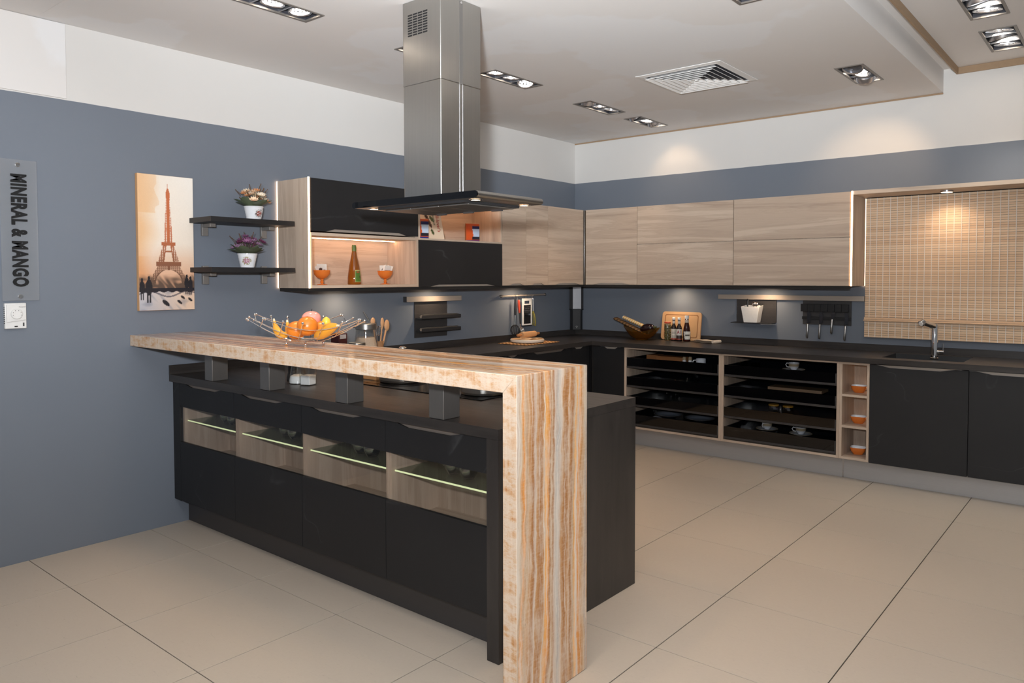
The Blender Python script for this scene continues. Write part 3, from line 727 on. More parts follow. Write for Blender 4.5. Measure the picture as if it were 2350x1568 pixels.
for k in range(4):
    x0, x1 = SE[k], SE[k + 1]
    t = thing('island_cabinet', 'black island cabinet with glass strip window, ' + order[k], 'cabinet', ((x0 + x1) / 2, -4.0, 0.155), group='island cabinets')
    yb = -3.89
    add('side_panel', MB().box(x0 + 0.0005, x0 + 0.018, -4.19, yb, 0.155, 0.866), MT['oak_z'], t)
    add('side_panel', MB().box(x1 - 0.018, x1 - 0.0005, -4.19, yb, 0.155, 0.866), MT['oak_z'], t)
    add('back_panel', MB().box(x0 + 0.018, x1 - 0.018, yb - 0.012, yb, 0.155, 0.866), MT['oak_z'], t)
    add('bottom_panel', MB().box(x0 + 0.018, x1 - 0.018, -4.19, yb - 0.012, 0.155, 0.173), MT['oak_x'], t)
    add('fixed_shelf', MB().box(x0 + 0.018, x1 - 0.018, -4.188, yb - 0.012, 0.392, 0.410), MT['oak_x'], t)
    add('top_panel', MB().box(x0 + 0.018, x1 - 0.018, -4.19, yb - 0.012, 0.848, 0.866), MT['oak_x'], t)
    add('rear_panel', MB().box(x0 + 0.0005, x1 - 0.0005, yb + 0.0005, -3.24, 0.155, 0.866), MT['slate'], t)
    d_ = fronts(t, 'door_top_panel', x0, x1, 0.722, 0.864, FI, 4.21, MT['slate'], 'top', x0 + 0.065, x0 + 0.475, 0.08, 0.017, gmat='grip_d')
    fronts(t, 'door_bottom_panel', x0, x1, 0.155, 0.512, FI, 4.21, MT['slate'])
    add('glass_pane', MB().box(x0 + 0.002, x1 - 0.002, -4.203, -4.198, 0.513, 0.721), MT['pane'], t)
    sh = add('glass_shelf', MB().box(x0 + 0.0185, x1 - 0.0185, -4.168, yb - 0.013, 0.631, 0.638), MT['shelfglass'], t)
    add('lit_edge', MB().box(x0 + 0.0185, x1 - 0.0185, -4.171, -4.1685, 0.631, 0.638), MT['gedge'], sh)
    for q, (dx, dy) in enumerate(((0.275, -4.06), (0.375, -4.075))):
        lb = 'glass mug in the island cabinet %s, %s of the pair' % (order[k], ['further', 'nearer'][q])
        if mug_src is None: mug_src = make_mug(x0 + dx, dy, 0.6385, lb)
        else: copy_tree(mug_src, None, lb, (x0 + dx, dy, 0.6385))
t = thing('plinth', 'dark brushed metal plinth under the island front', 'plinth', (1.3, -4.124, 0))
add('board', MB().box(0.002, 2.556, -4.124, -4.11, 0.001, 0.152), MT['alu_dark_x'], t)

# bar counter of onyx on steel posts
BX0, BX1, BY0, BY1, BZ0, BZ1 = 2.829, 2.8895, -4.456, -4.037, 1.097, 1.160
t = thing('bar_counter', 'banded honey onyx bar counter with a waterfall leg on steel posts', 'bar counter', (2.86, -4.246, 0))
pf = lambda u, v, q: (u, q, v)
add('bar_top', MB().prism([(0.001, BZ0), (BX0, BZ0), (BX1 - 0.0002, BZ1), (0.001, BZ1)], pf, BY0, BY1), MT['onyx'], t, bevel=0.0025)
add('bar_leg', MB().prism([(BX0, 0.001), (BX1, 0.001), (BX1, BZ1 - 0.0002), (BX0, BZ0 - 0.0002)], pf, BY0, BY1), MT['onyx'], t, bevel=0.0025)
for (a0, a1) in ((0.418, 0.50), (0.981, 1.065), (1.612, 1.70), (2.235, 2.32)):
    add('post', MB().box(a0, a1, -4.228, -4.133, ZT + 0.0005, BZ0 - 0.0005), MT['steel_d'], t, bevel=0.0025)

# hob and pots
t = thing('induction_hob', 'black glass induction hob set in the island worktop', 'hob', (1.66, -3.52, ZT))
add('glass_plate', MB().box(1.20, 2.12, -3.78, -3.27, ZT + 0.0005, ZT + 0.006), MT['bglass'], t, bevel=0.0012)
for (x, y, r) in ((1.36, -3.58, 0.11), (1.98, -3.60, 0.10), (1.66, -3.42, 0.12)):
    add('zone_ring', MB().lathe([(r - 0.003, 0.0062), (r, 0.0064), (r + 0.003, 0.0062)], 40, (x, y, ZT), closed=False), MT['anthracite'], t)
def pot(x, y, r, h, label, lid):
    t = thing('cooking_pot', label, 'pot', (x, y, ZT + 0.0065), 0.6, 'steel pots on the hob')
    add('body', MB().lathe([(1e-5, 0), (r * 0.93, 0), (r * 0.97, 0.004), (r * 0.985, 0.012), (r, 0.014), (r, h - 0.003), (r + 0.004, h), (r - 0.004, h), (r - 0.004, 0.01), (1e-5, 0.01)], 40), MT['steel'], t, world=False, smooth=True)
    for s in (-1, 1):
        add('handle', MB().tube([(s * r, -0.04, h - 0.025), (s * (r + 0.03), -0.032, h - 0.02), (s * (r + 0.035), 0, h - 0.02), (s * (r + 0.03), 0.032, h - 0.02), (s * r, 0.04, h - 0.025)], 0.005, 8), MT['chrome'], t, world=False, smooth=True)
    if lid:
        l = add('lid', MB().lathe([(r - 0.002, h + 0.001), (r + 0.004, h + 0.003), (r * 0.7, h + 0.016), (r * 0.25, h + 0.024), (1e-5, h + 0.025)], 40), MT['steel'], t, world=False, smooth=True)
        add('knob', MB().lathe([(0.006, h + 0.024), (0.006, h + 0.033), (0.020, h + 0.037), (0.022, h + 0.042), (0.012, h + 0.047), (1e-5, h + 0.048)], 20), MT['chrome'], l, world=False, smooth=True)
pot(1.345, -3.57, 0.13, 0.145, 'steel cooking pot with lid on the hob, its knob above the bar', True)
pot(1.99, -3.62, 0.115, 0.10, 'steel cooking pot without lid on the hob near the onyx leg', False)
t = thing('board_stack', 'stack of three pale wooden boards on the island beside the hob', 'boards', (1.06, -3.48, ZT))
for k in range(3):
    add('board', MB().box(0.92 + k * 0.012, 1.19 - k * 0.004, -3.63 + k * 0.008, -3.34, ZT + 0.001 + k * 0.027, ZT + 0.025 + k * 0.027), MT['bamboo'], t, bevel=0.003)
# salt, shaker, black cylinder
t = thing('salt_jar', 'conical clear glass jar half full of white salt under the bar', 'jar', (0.935, -3.97, ZT))
add('glass', MB().lathe([(1e-5, 0.001), (0.046, 0.001), (0.047, 0.02), (0.034, 0.10), (0.030, 0.125)], 24), MT['glass'], t, world=False, smooth=True)
add('salt', MB().lathe([(1e-5, 0.004), (0.043, 0.004), (0.0435, 0.02), (0.038, 0.042), (0.02, 0.05), (1e-5, 0.048)], 24), plain('salt', (236, 234, 232), 0.9), t, world=False, smooth=True)
add('cap', MB().lathe([(0.031, 0.125), (0.033, 0.126), (0.033, 0.150), (0.015, 0.158), (1e-5, 0.159)], 24), MT['chrome'], t, world=False, smooth=True)
t = thing('salt_shaker', 'square glass shaker of white salt with dark lid under the bar', 'shaker', (1.04, -3.975, ZT), 0.3)
add('glass', MB().box(-0.033, 0.033, -0.033, 0.033, 0.001, 0.105), MT['glass'], t, world=False, bevel=0.006)
add('salt', MB().box(-0.029, 0.029, -0.029, 0.029, 0.005, 0.055), plain('fine_salt', (238, 236, 234), 0.9), t, world=False, bevel=0.003)
add('lid', MB().lathe([(0.026, 0.1055), (0.029, 0.107), (0.029, 0.128), (1e-5, 0.13)], 20), MT['blackm'], t, world=False, smooth=True)
t = thing('pepper_mill', 'black pepper mill under the bar behind the salt jar', 'mill', (0.83, -3.93, ZT))
add('body', MB().lathe([(1e-5, 0.001), (0.032, 0.001), (0.033, 0.02), (0.024, 0.05), (0.026, 0.10), (0.030, 0.12), (1e-5, 0.121)], 24), MT['black'], t, world=False, smooth=True)
add('cap', MB().lathe([(0.026, 0.1215), (0.027, 0.14), (0.016, 0.158), (1e-5, 0.16)], 24), MT['blackm'], t, world=False, smooth=True)

# ================================================================== hood
HX0, HX1, HY0, HY1 = 1.29, 2.18, -3.868, -3.382
t = thing('cooker_hood', 'stainless steel island hood with square chimney and black glass canopy edge', 'hood', (1.735, -3.625, 1.84))
CX0, CX1, CY0, CY1 = 1.614, 1.881, -3.798, -3.512
def c_prof(r, n=6): return [(-r * math.sin(math.pi * i / n), -r * math.cos(math.pi * i / n)) for i in range(n + 1)]
zc_ = 1.8655; hh = 0.0155
# canopy: flat slab with rounded ends to both short sides
pr = [(HX0 + hh + u, zc_ + v) for u, v in c_prof(hh)] + [(HX1 - hh - u, zc_ - v) for u, v in c_prof(hh)]
pr = pr[::-1]
can = add('canopy', MB().prism(pr, lambda u, v, q: (u, q, v), HY0 + 0.006, HY1), MT['steel'], t, smooth=True)
add('glass_edge', MB().prism(pr, lambda u, v, q: (u, q, v), HY0, HY0 + 0.0055), MT['bglass'], t, smooth=True)
add('filter_frame', MB().box(1.44, 2.05, HY0 + 0.05, HY1 - 0.03, 1.838, 1.8498), MT['blackm'], t)
for k in range(3):
    x0 = 1.452 + k * 0.199
    f_ = add('filter', MB().box(x0, x0 + 0.19, HY0 + 0.09, HY1 - 0.06, 1.832, 1.8378), MT['steel_d'], t, bevel=0.002)
    add('filter_handle', MB().box(x0 + 0.06, x0 + 0.13, HY1 - 0.085, HY1 - 0.075, 1.826, 1.8318), MT['chrome'], f_)
for (x, y) in ((1.385, HY0 + 0.07), (1.385, HY1 - 0.06), (2.105, HY0 + 0.07), (2.105, HY1 - 0.06)):
    l_ = add('hood_lamp', MB().lathe([(0.022, -0.005), (0.032, -0.0045), (0.034, -0.0005)], 24, (x, y, 1.85), closed=False), MT['chrome'], t, smooth=True)
    add('bulb', MB().lathe([(1e-5, -0.006), (0.022, -0.0045)], 20, (x, y, 1.85)), MT['puckl'], l_)
    add_light('spot', 'SPOT', (x, y, 1.842), 9, (1.0, 0.70, 0.44), (x, y, 0), t, spot_size=R(110), spot_blend=0.6, shadow_soft_size=0.02)
add('chimney_lower', MB().box(CX0 + 0.0015, CX1 - 0.0015, CY0 + 0.0015, CY1 - 0.0015, 1.881, 2.50), MT['steel'], t, bevel=0.005)
add('chimney_upper', MB().box(CX0, CX1, CY0, CY1, 2.44, ZC - 0.001), MT['steel'], t, bevel=0.005)
for dx in (-0.011, 0.011):
    add('seam_strip', MB().box(CX1 - 0.004, CX1 + 0.0006, (CY0 + CY1) / 2 + dx - 0.001, (CY0 + CY1) / 2 + dx + 0.001, 1.882, 2.44), MT['silver'], t)
add('seam_strip', MB().box(CX1, CX1 + 0.0008, -3.668, -3.645, 2.44, 2.845), MT['steel_d'], t)
add('screw', MB().lathe([(1e-5, 0.004), (0.006, 0.003), (0.007, 0)], 12).move(Matrix.Translation((CX1, -3.655, 2.85 - 0.012)) @ Matrix.Rotation(R(90), 4, 'Y')), MT['chrome'], t)
for i in range(4):
    for j in range(9):
        x = 1.668 + i * 0.036; z = 2.685 + j * 0.0125
        if i == 0 and j == 0: sl = MB().box(-0.0145, 0.0145, -0.0012, 0.0, -0.0032, 0.0032).mesh('vent_slot')
        add('vent_slot', sl, MT['black'], t, world=False, loc=(x - 1.735, CY0 - 0.0001 + 3.625, z - 1.84))

# ================================================================== things on the blue side wall
t = thing('wall_sign', 'clear acrylic sign with black vertical lettering on steel studs', 'sign', (0.02, -5.0, 1.73))
add('plate', MB().box(0.018, 0.026, -5.092, -4.924, 1.372, 2.098), MT['acrylic'], t, bevel=0.001)
tm = text_mb('MINERAL & MANGO', 0.094, 0.625, 0.0046, 0.0006, space=1.12)
tm.move(Matrix.Translation((0.0272, -5.013, 1.735)) @ Matrix(((0, 0, 1, 0), (0, 1, 0, 0), (-1, 0, 0, 0), (0, 0, 0, 1))))
add('lettering', tm, plain('black_vinyl', (10, 10, 12), 0.8), t, label='black letters reading MINERAL & MANGO')
for z in (1.395, 2.072):
    add('stud', MB().lathe([(0.008, 0.001), (0.008, 0.0265), (0.011, 0.027), (0.011, 0.034), (0.009, 0.036), (1e-5, 0.0362)], 20).move(Matrix.Translation((0, -5.013, z)) @ Matrix.Rotation(R(90), 4, 'Y')), MT['chrome'], t, smooth=True)
t = thing('thermostat', 'white wall thermostat with round dial below the acrylic sign', 'thermostat', (0.0, -5.033, 1.29))
add('base', MB().box(0.001, 0.024, -5.084, -4.986, 1.228, 1.360), MT['whitep'], t, bevel=0.004)
add('cover', MB().prism([(-5.078, 1.262), (-4.990, 1.272), (-4.990, 1.352), (-5.078, 1.352)], FA, 0.0242, 0.032), MT['whitep'], t, bevel=0.002)
dl = add('dial', MB().lathe([(0.027, 0.0), (0.027, 0.006), (0.024, 0.009), (1e-5, 0.009)], 32).move(Matrix.Translation((0.0322, -5.034, 1.304)) @ Matrix.Rotation(R(90), 4, 'Y')), MT['whitep'], t, smooth=True)
tk = MB()
for k in range(6):
    a_ = R(200 - 44 * k); tk.box(0.0415, 0.0418, -5.034 + 0.019 * math.cos(a_) - 0.001, -5.034 + 0.019 * math.cos(a_) + 0.001, 1.304 + 0.019 * math.sin(a_) - 0.0022, 1.304 + 0.019 * math.sin(a_) + 0.0022)
add('tick_marks', tk, MT['anthracite'], dl)
m90 = Matrix(((0, 0, 1, 0), (1, 0, 0, 0), (0, 1, 0, 0), (0, 0, 0, 1)))
add('brand_text', text_mb('Honeywell', 0.0075, 0.9, 0.0, 0.0002).move(Matrix.Translation((0.0324, -5.008, 1.340)) @ m90), MT['anthracite'], t)
add('switch', MB().box(0.0242, 0.027, -5.042, -5.028, 1.236, 1.243), MT['anthracite'], t)
add('switch', MB().box(0.0242, 0.027, -5.004, -4.998, 1.240, 1.258), MT['anthracite'], t)
for k in range(9):
    add('vent_slot', MB().box(0.006, 0.0245, -5.0845, -5.0838, 1.255 + k * 0.01, 1.259 + k * 0.01), MT['anthracite'], t)

def tower_print(u, v):
    import math as m
    L = lin
    n = lambda a, b: 0.5 + 0.5 * m.sin(a * 7.1 + 3 * m.sin(b * 4.3 + a * 2.0)) * m.cos(b * 5.7 + a * 3.1)
    mixc = lambda a, b, k: tuple(x + (y - x) * max(0, min(1, k)) for x, y in zip(a, b))
    cream, org, dor, wht = (238, 222, 203), (226, 170, 112), (205, 128, 82), (243, 236, 226)
    bg = mixc(org, cream, 2.1 * u + 0.75 * n(u, v) - 0.2 - (0.5 if v > 0.72 and u < 0.28 + 0.1 * n(v * 3, u) else 0.0))
    bg = mixc(bg, wht, 0.25 + (v - 0.45) * 1.6 * u) if v > 0.4 else bg
    if v < 0.5: bg = mixc(bg, dor, (0.5 - v) * 2.0)
    if v < 0.27: bg = mixc(bg, (92, 72, 60), (0.27 - v) / 0.06 * (0.2 + 1.1 * n(u * 5, v * 9)))
    if v < 0.165: bg = (26, 24, 34)
    if v < 0.135 + 0.004 * m.sin(u * 40):
        bg = mixc((188, 186, 192), (226, 196, 170), u * 1.1); bg = mixc(bg, (70, 84, 110), 0.7 * max(0, n(u * 3 + 1, v * 6) - 0.55) + max(0, 0.09 - v) * 1.5 * (1 - u))
        if abs(v - 0.12 - 0.02 * m.sin(u * 9)) < 0.006: bg = mixc(bg, (50, 48, 60), 0.6)
    x = abs(u - 0.53); tw = None
    col = mixc((92, 70, 56), (196, 108, 66), (v - 0.2) / 0.35)
    lat = m.sin((u * 1.0 + v) * 260) * m.sin((u - v) * 260) > 0.25
    if v > 0.905 and v < 0.94: tw = x < 0.006
    elif v > 0.875 and v <= 0.905: tw = x < 0.012 + (0.905 - v) * 0.8
    elif v > 0.84 and v <= 0.875: tw = x < 0.037
    elif v > 0.505 and v <= 0.84:
        hw = 0.037 + (0.84 - v) ** 1.25 * 0.165; tw = x < hw and not (lat and x > hw * 0.3)
    elif v > 0.482 and v <= 0.505: tw = x < 0.125
    elif v > 0.362 and v <= 0.482:
        k = (0.482 - v) / 0.12; tw = 0.035 + 0.045 * k < x < 0.10 + 0.09 * k and not (lat and x > 0.05 + 0.06 * k)
        if abs(v - 0.437) < 0.006 and x < 0.07: tw = True
    elif v > 0.326 and v <= 0.362: tw = x < 0.225
    elif v > 0.2 and v <= 0.326:
        k = (0.326 - v) / 0.126; arch = 0.235 * m.sqrt(max(0, 1 - max(0, (v - 0.2) / 0.1) ** 2)) if v < 0.3 else 0
        tw = arch < x < 0.20 + 0.17 * k and not (lat and arch + 0.03 < x)
    c = col if tw else bg
    for (px, pv, s) in ((0.17, 0.17, 1.0), (0.05, 0.17, 0.8), (0.86, 0.20, 0.75), (0.93, 0.19, 0.7)):
        dx, dy = (u - px) / (0.060 * s), (v - pv) / (0.060 * s)
        if dx * dx + dy * dy < 1 or (u - px) ** 2 / 0.0005 + (v - pv - 0.068 * s) ** 2 / 0.0002 < 1: c = (24, 22, 28)
        for q in (-0.025, 0.02):
            if abs(u - px - q * s) < 0.013 * s and pv - 0.115 * s < v < pv: c = (30, 28, 36)
    for (px, pv, s) in ((0.47, 0.052, 1.3), (0.72, 0.058, 0.9), (0.78, 0.093, 0.8), (0.92, 0.075, 0.8)):
        dx, dy = (u - px) / (0.05 * s), (v - pv + (u - px) * 0.25) / (0.014 * s)
        if dx * dx + dy * dy < 1: c = (34, 30, 34)
    return L(c)
t = thing('canvas_print', 'tall watercolour canvas of the Eiffel Tower in orange tones', 'picture', (0, -4.245, 1.30))
add('canvas', MB().box(0.001, 0.030, -4.412, -4.080, 1.298, 2.094), plain('canvas_side', (206, 158, 112), 0.8), t, bevel=0.002)
cv = MB().grid(110, 240, lambda u, v: (0.0303, -4.411 + 0.330 * u, 1.299 + 0.794 * v))
add('print', cv, MT['vcol'], t, vcol=lambda co: tower_print((co.y + 0.166) / 0.330, (co.z + 0.001) / 0.794))

def wall_shelf(zt, label):
    t = thing('wall_shelf', label, 'shelf', (0, -3.815, zt - 0.03), 0, 'dark wall shelves')
    add('board', MB().box(0.004, 0.285, -4.105, -3.535, zt - 0.03, zt), MT['slate'], t, bevel=0.001)
    for y in (-4.0, -3.593):
        b = add('bracket', MB().box(0.002, 0.024, y - 0.019, y + 0.019, zt - 0.103, zt + 0.012), MT['bracket'], t, bevel=0.002)
        add('bracket_arm', MB().box(0.024, 0.115, y - 0.019, y + 0.019, zt - 0.052, zt - 0.0305), MT['bracket'], b, bevel=0.002)
wall_shelf(1.852, 'upper dark wall shelf carrying the peach flowers')
wall_shelf(1.553, 'lower dark wall shelf carrying the purple flowers')

def petal_flower(mb, c, d, r, n, cup=0.5):
    d = Vector(d).normalized(); u = d.orthogonal().normalized(); w = d.cross(u); c = Vector(c)
    for ly, (rr, cp_) in enumerate(((r, cup), (r * 0.7, cup + 0.5))):
        for i in range(n):
            a = 2 * math.pi * (i + 0.5 * ly) / n
            e = (u * math.cos(a) + w * math.sin(a)); s = d.cross(e) * rr * 0.34
            p1 = c + e * rr * 0.55 + d * rr * cp_ * 0.35; p2 = c + e * rr + d * rr * cp_ * 0.9
            mb.add([c, p1 - s, p2, p1 + s], [(0, 1, 2, 3)])
    return mb
def leaf(mb, c, e, L, wd, droop=0.3):
    c = Vector(c); e = Vector(e).normalized(); s = e.cross(Vector((0, 0, 1))).normalized(); up_ = s.cross(e)
    n = 6; vs = []
    for i in range(n + 1):
        q = i / n; wv = wd * math.sin(math.pi * min(1, 0.06 + q * 0.94)) ** 0.8
        p = c + e * L * q - Vector((0, 0, 1)) * droop * L * q * q
        vs += [p - s * wv, p - up_ * wv * 0.25, p + s * wv]
    fs = []
    for i in range(n):
        k = i * 3; fs += [(k, k + 1, k + 4, k + 3), (k + 1, k + 2, k + 5, k + 4)]
    return mb.add(vs, fs)
def flower_pot(loc, label, pals, leafc, tip, seed, decor):
    rnd = random.Random(seed)
    t = thing('potted_flowers', label, 'potted flowers', loc, 0, 'flower pots on the wall shelves')
    prof = [(1e-5, 0.0), (0.041, 0.0), (0.042, 0.003)] + [(0.042 + 0.016 * k / 9 + 0.0009 * (k % 2), 0.003 + 0.079 * k / 9) for k in range(1, 10)] + [(0.0605, 0.083), (0.0605, 0.088), (0.057, 0.088), (0.054, 0.07), (1e-5, 0.068)]
    add('pot', MB().lathe(prof, 32), MT['china'], t, world=False, smooth=True)
    dn = MB().grid(14, 14, lambda u, v: ((0.0455 + 0.0125 * v + 0.0022) * math.cos(decor[0] + (u - 0.5) * 1.15), (0.0455 + 0.0125 * v + 0.0022) * math.sin(decor[0] + (u - 0.5) * 1.15), 0.012 + 0.055 * v))
    def dc(co):
        a = (math.atan2(co.y, co.x) - decor[0]); a = (a + math.pi) % (2 * math.pi) - math.pi
        q = (a / 0.34) ** 2 + ((co.z - 0.042) / 0.017) ** 2; rr = rnd.random()
        return lin(decor[1]) if q < 1 and rr < 0.85 else (lin(decor[2]) if q < 2.3 and rr < 0.5 else lin((229, 229, 231)))
    add('pot_decor', dn, MT['vcolg'], t, world=False, vcol=dc)
    add('moss', MB().lathe([(0.056, 0.080), (0.03, 0.096), (1e-5, 0.1)], 16), plain('moss', (52, 54, 38), 0.9), t, world=False)
    lm = plain('leaf_green', leafc, 0.55, var=0.25, scale=30)
    for k in range(14):
        a = 2 * math.pi * k / 14 + rnd.uniform(-0.2, 0.2); L = rnd.uniform(0.085, 0.125)
        e = (math.cos(a), math.sin(a), rnd.uniform(0.5, 1.5))
        add('leaf', leaf(MB(), (0.03 * math.cos(a), 0.03 * math.sin(a), 0.086), e, L, 0.034, 0.3), lm, t, world=False, smooth=True)
    pm = [plain('petal', c, 0.6, var=0.15) for c in pals]
    for k in range(19):
        a = 2 * math.pi * k / 19 * 2.9; rr = rnd.uniform(0.02, 0.105) if k else 0.01
        c = (rr * math.cos(a), rr * math.sin(a), 0.182 + rnd.uniform(-0.022, 0.025) - rr * 0.55)
        fl = add('blossom', petal_flower(MB(), c, (c[0] * 5, c[1] * 5, 0.8), rnd.uniform(0.027, 0.036), 8), pm[k % len(pm)], t, world=False)
        add('stem', MB().tube([(0.01 * math.cos(a), 0.01 * math.sin(a), 0.09), (c[0] * 0.6, c[1] * 0.6, 0.13), c], 0.0013, 5), lm, fl, world=False)
    tm_ = plain('sprig', tip, 0.8)
    for k in range(12):
        a = rnd.uniform(0, 6.28); rr = rnd.uniform(0.02, 0.11); h = rnd.uniform(0.18, 0.255) - rr * 0.4
        p = (rr * math.cos(a), rr * math.sin(a), h)
        m_ = MB().tube([(0, 0, 0.09), (p[0] * 0.5, p[1] * 0.5, 0.09 + (h - 0.09) * 0.6), p], 0.0011, 4)
        for q in range(5):
            m_.ball((p[0] * (1 - 0.06 * q), p[1] * (1 - 0.06 * q), h - 0.008 * q), 0.0035, 6)
        add('sprig', m_, tm_, t, world=False)
flower_pot((0.145, -3.742, 1.8525), 'white ribbed pot of peach and cream silk flowers on upper shelf', [(238, 208, 176), (240, 226, 205), (232, 170, 120)], (104, 116, 90), (92, 66, 40), 5, (R(8), (150, 62, 44), (96, 92, 90)))
flower_pot((0.145, -3.79, 1.5535), 'white pot of purple and pink silk flowers on lower shelf', [(142, 92, 128), (176, 138, 168), (120, 64, 96)], (92, 100, 76), (96, 74, 58), 9, (R(-36), (176, 128, 140), (150, 138, 92)))

# ================================================================== bamboo blind
t = thing('roman_blind', 'natural bamboo slat blind with white vertical cords over the sink', 'blind', (3.7, -0.03, 1.02))
BXA, BXB = 2.806, 4.59
slat = MB()
ns = 62; zt_, zb_ = 2.105, 1.018; sp = (zt_ - zb_) / ns
sm = [plain('bamboo_slat', c, 0.6, var=0.10, scale=22) for c in ((226, 194, 160), (231, 202, 170), (218, 184, 150))]
sl_me = {}
for k in range(3):
    m_ = MB(); n_ = 6
    m_.prism([(0.0018 * math.cos(2 * math.pi * i / n_), 0.5 * sp * 1.04 * math.sin(2 * math.pi * i / n_)) for i in range(n_)], lambda u, v, q: (q, u, v), -(BXB - BXA) / 2, (BXB - BXA) / 2)
    me = m_.mesh('slat', smooth=True); me.materials.append(sm[k]); sl_me[k] = me
rnd = random.Random(3)
for i in range(ns):
    z = zb_ + sp * (i + 0.5)
    y = -0.030 - (0.010 if z < 1.155 else 0.0)
    if 1.148 < z < 1.168: y = -0.050
    add('slat', sl_me[rnd.randrange(3)], sm[0], t, world=False, loc=((BXA + BXB) / 2 - 3.7, y + 0.03, z - 1.02))
cm = plain('white_cord', (232, 224, 216), 0.7)
for i in range(37):
    x = BXA + 0.03 + i * 0.0478
    add('cord', MB().box(x, x + 0.0042, -0.0345, -0.0322, 1.165, zt_), cm, t)
    add('cord', MB().box(x, x + 0.0042, -0.0445, -0.0422, zb_ + 0.002, 1.142), cm, t)
add('head_rail', MB().box(BXA, BXB, -0.05, -0.004, 2.1055, 2.1092), MT['dark_in'], t)
add('fold_bar', MB().box(BXA - 0.004, BXB, -0.062, -0.030, 1.1475, 1.1545), sm[2], t, bevel=0.002)

# ================================================================== faucet
t = thing('faucet', 'chrome kitchen faucet with angled spout and side lever', 'faucet', (3.36, -0.36, ZT))
c = (3.36, -0.36)
add('base_ring', MB().lathe([(0.027, 0.0005), (0.027, 0.006), (0.022, 0.009)], 24, (*c, ZT)), MT['chrome'], t, smooth=True)
add('body', MB().lathe([(0.0205, 0.009), (0.0205, 0.235), (0.018, 0.245), (1e-5, 0.246)], 28, (*c, ZT)), MT['chrome'], t, smooth=True)
sp_ = add('spout', MB().tube([(3.365, -0.345, ZT + 0.222), (3.352, -0.375, ZT + 0.232), (3.315, -0.46, ZT + 0.256), (3.305, -0.485, ZT + 0.262)], [0.019, 0.0195, 0.018, 0.018], 20), MT['chrome'], t, smooth=True)
add('spray_head', MB().tube([(3.308, -0.478, ZT + 0.266), (3.298, -0.497, ZT + 0.252)], 0.0215, 20), MT['chrome'], sp_, smooth=True)
add('nozzle', MB().tube([(3.300, -0.494, ZT + 0.2545), (3.2965, -0.500, ZT + 0.2505)], 0.0165, 20), MT['whitep'], sp_, smooth=True)
lv = add('lever', MB().tube([(3.36, -0.36, ZT + 0.05), (3.42, -0.365, ZT + 0.05)], 0.0115, 16), MT['chrome'], t, smooth=True)
add('lever_pin', MB().tube([(3.413, -0.365, ZT + 0.055), (3.415, -0.365, ZT + 0.108)], 0.0036, 10), MT['chrome'], lv, smooth=True)

# ================================================================== rails and hanging organisers
def ribbed(x0, x1, z0, z1, frame, tag_root, name='panel'):
    bands = MB(); n = max(3, round((z1 - z0) / 0.034)); h = (z1 - z0) / n
    for k in range(n):
        zz = z0 + k * h; d = 0.010 if k % 2 else 0.0075
        bands.prism([(x0, zz), (x1, zz), (x1, zz + h), (x0, zz + h)], frame, 0.002, d)
    return add(name, bands, MT['anthracite'], tag_root)
t = thing('organiser_rail', 'long brushed metal organiser rail on the back wall', 'rail', (2.19, 0, 1.31))
add('rail', MB().box(1.577, 2.800, -0.030, -0.002, 1.298, 1.338), MT['rail'], t, bevel=0.0015)
t = thing('organiser_rail', 'short brushed metal organiser rail on the side wall', 'rail', (0, -2.04, 1.31))
add('rail', MB().box(0.002, 0.040, -2.352, -1.728, 1.297, 1.339), MT['rail'], t, bevel=0.0015)
add('end_cap', MB().box(0.003, 0.041, -2.356, -2.3525, 1.296, 1.340), MT['anthracite'], t)
# roll holder
t = thing('roll_holder', 'black two-tier foil and paper roll holder on side wall', 'holder', (0, -2.055, 1.0))
ribbed(-2.240, -1.872, 1.006, 1.2965, FA, t)
for z in (1.156, 1.052):
    tr = add('tray', MB().prism([(0.0105, z), (0.085, z), (0.090, z + 0.006), (0.090, z + 0.030), (0.086, z + 0.030), (0.086, z + 0.008), (0.0105, z + 0.008)], lambda u, v, q: (u, q, v), -2.235, -1.79), MT['blackm'], t)
    add('cutter_bar', MB().box(0.046, 0.076, -2.20, -1.80, z + 0.034, z + 0.037), MT['steel'], tr, bevel=0.0008)
    add('roll', MB().tube([(0.048, -2.21, z + 0.021), (0.048, -1.80, z + 0.021)], 0.0125, 14), plain('foil_roll', (176, 158, 140), 0.35, 0.4), tr, smooth=True)
# utensil rail
t = thing('utensil_rail', 'round metal utensil rail with knobbed ends on side wall', 'rail', (0, -0.9, 1.325))
add('bar', MB().tube([(0.045, -1.215, 1.322), (0.045, -0.570, 1.328)], 0.0075, 14), MT['grip'], t, smooth=True)
for y in (-1.218, -0.567):
    add('end_knob', MB().ball((0.045, y, 1.322 if y < -1 else 1.328), 0.0125, 14), MT['steel_d'], t, smooth=True)
    add('wall_arm', MB().tube([(0.002, y + (0.03 if y < -1 else -0.03), 1.325), (0.045, y + (0.03 if y < -1 else -0.03), 1.325)], 0.006, 10), MT['steel_d'], t, smooth=True)
def hook(root, y, zb):
    add('hook', MB().tube([(0.0525, y, 1.316), (0.055, y, 1.327), (0.045, y, 1.3365), (0.034, y, 1.325), (0.044, y, 1.305), (0.054, y, 1.295), (0.056, y, zb)], 0.0022, 6), MT['chrome'], root, smooth=True)
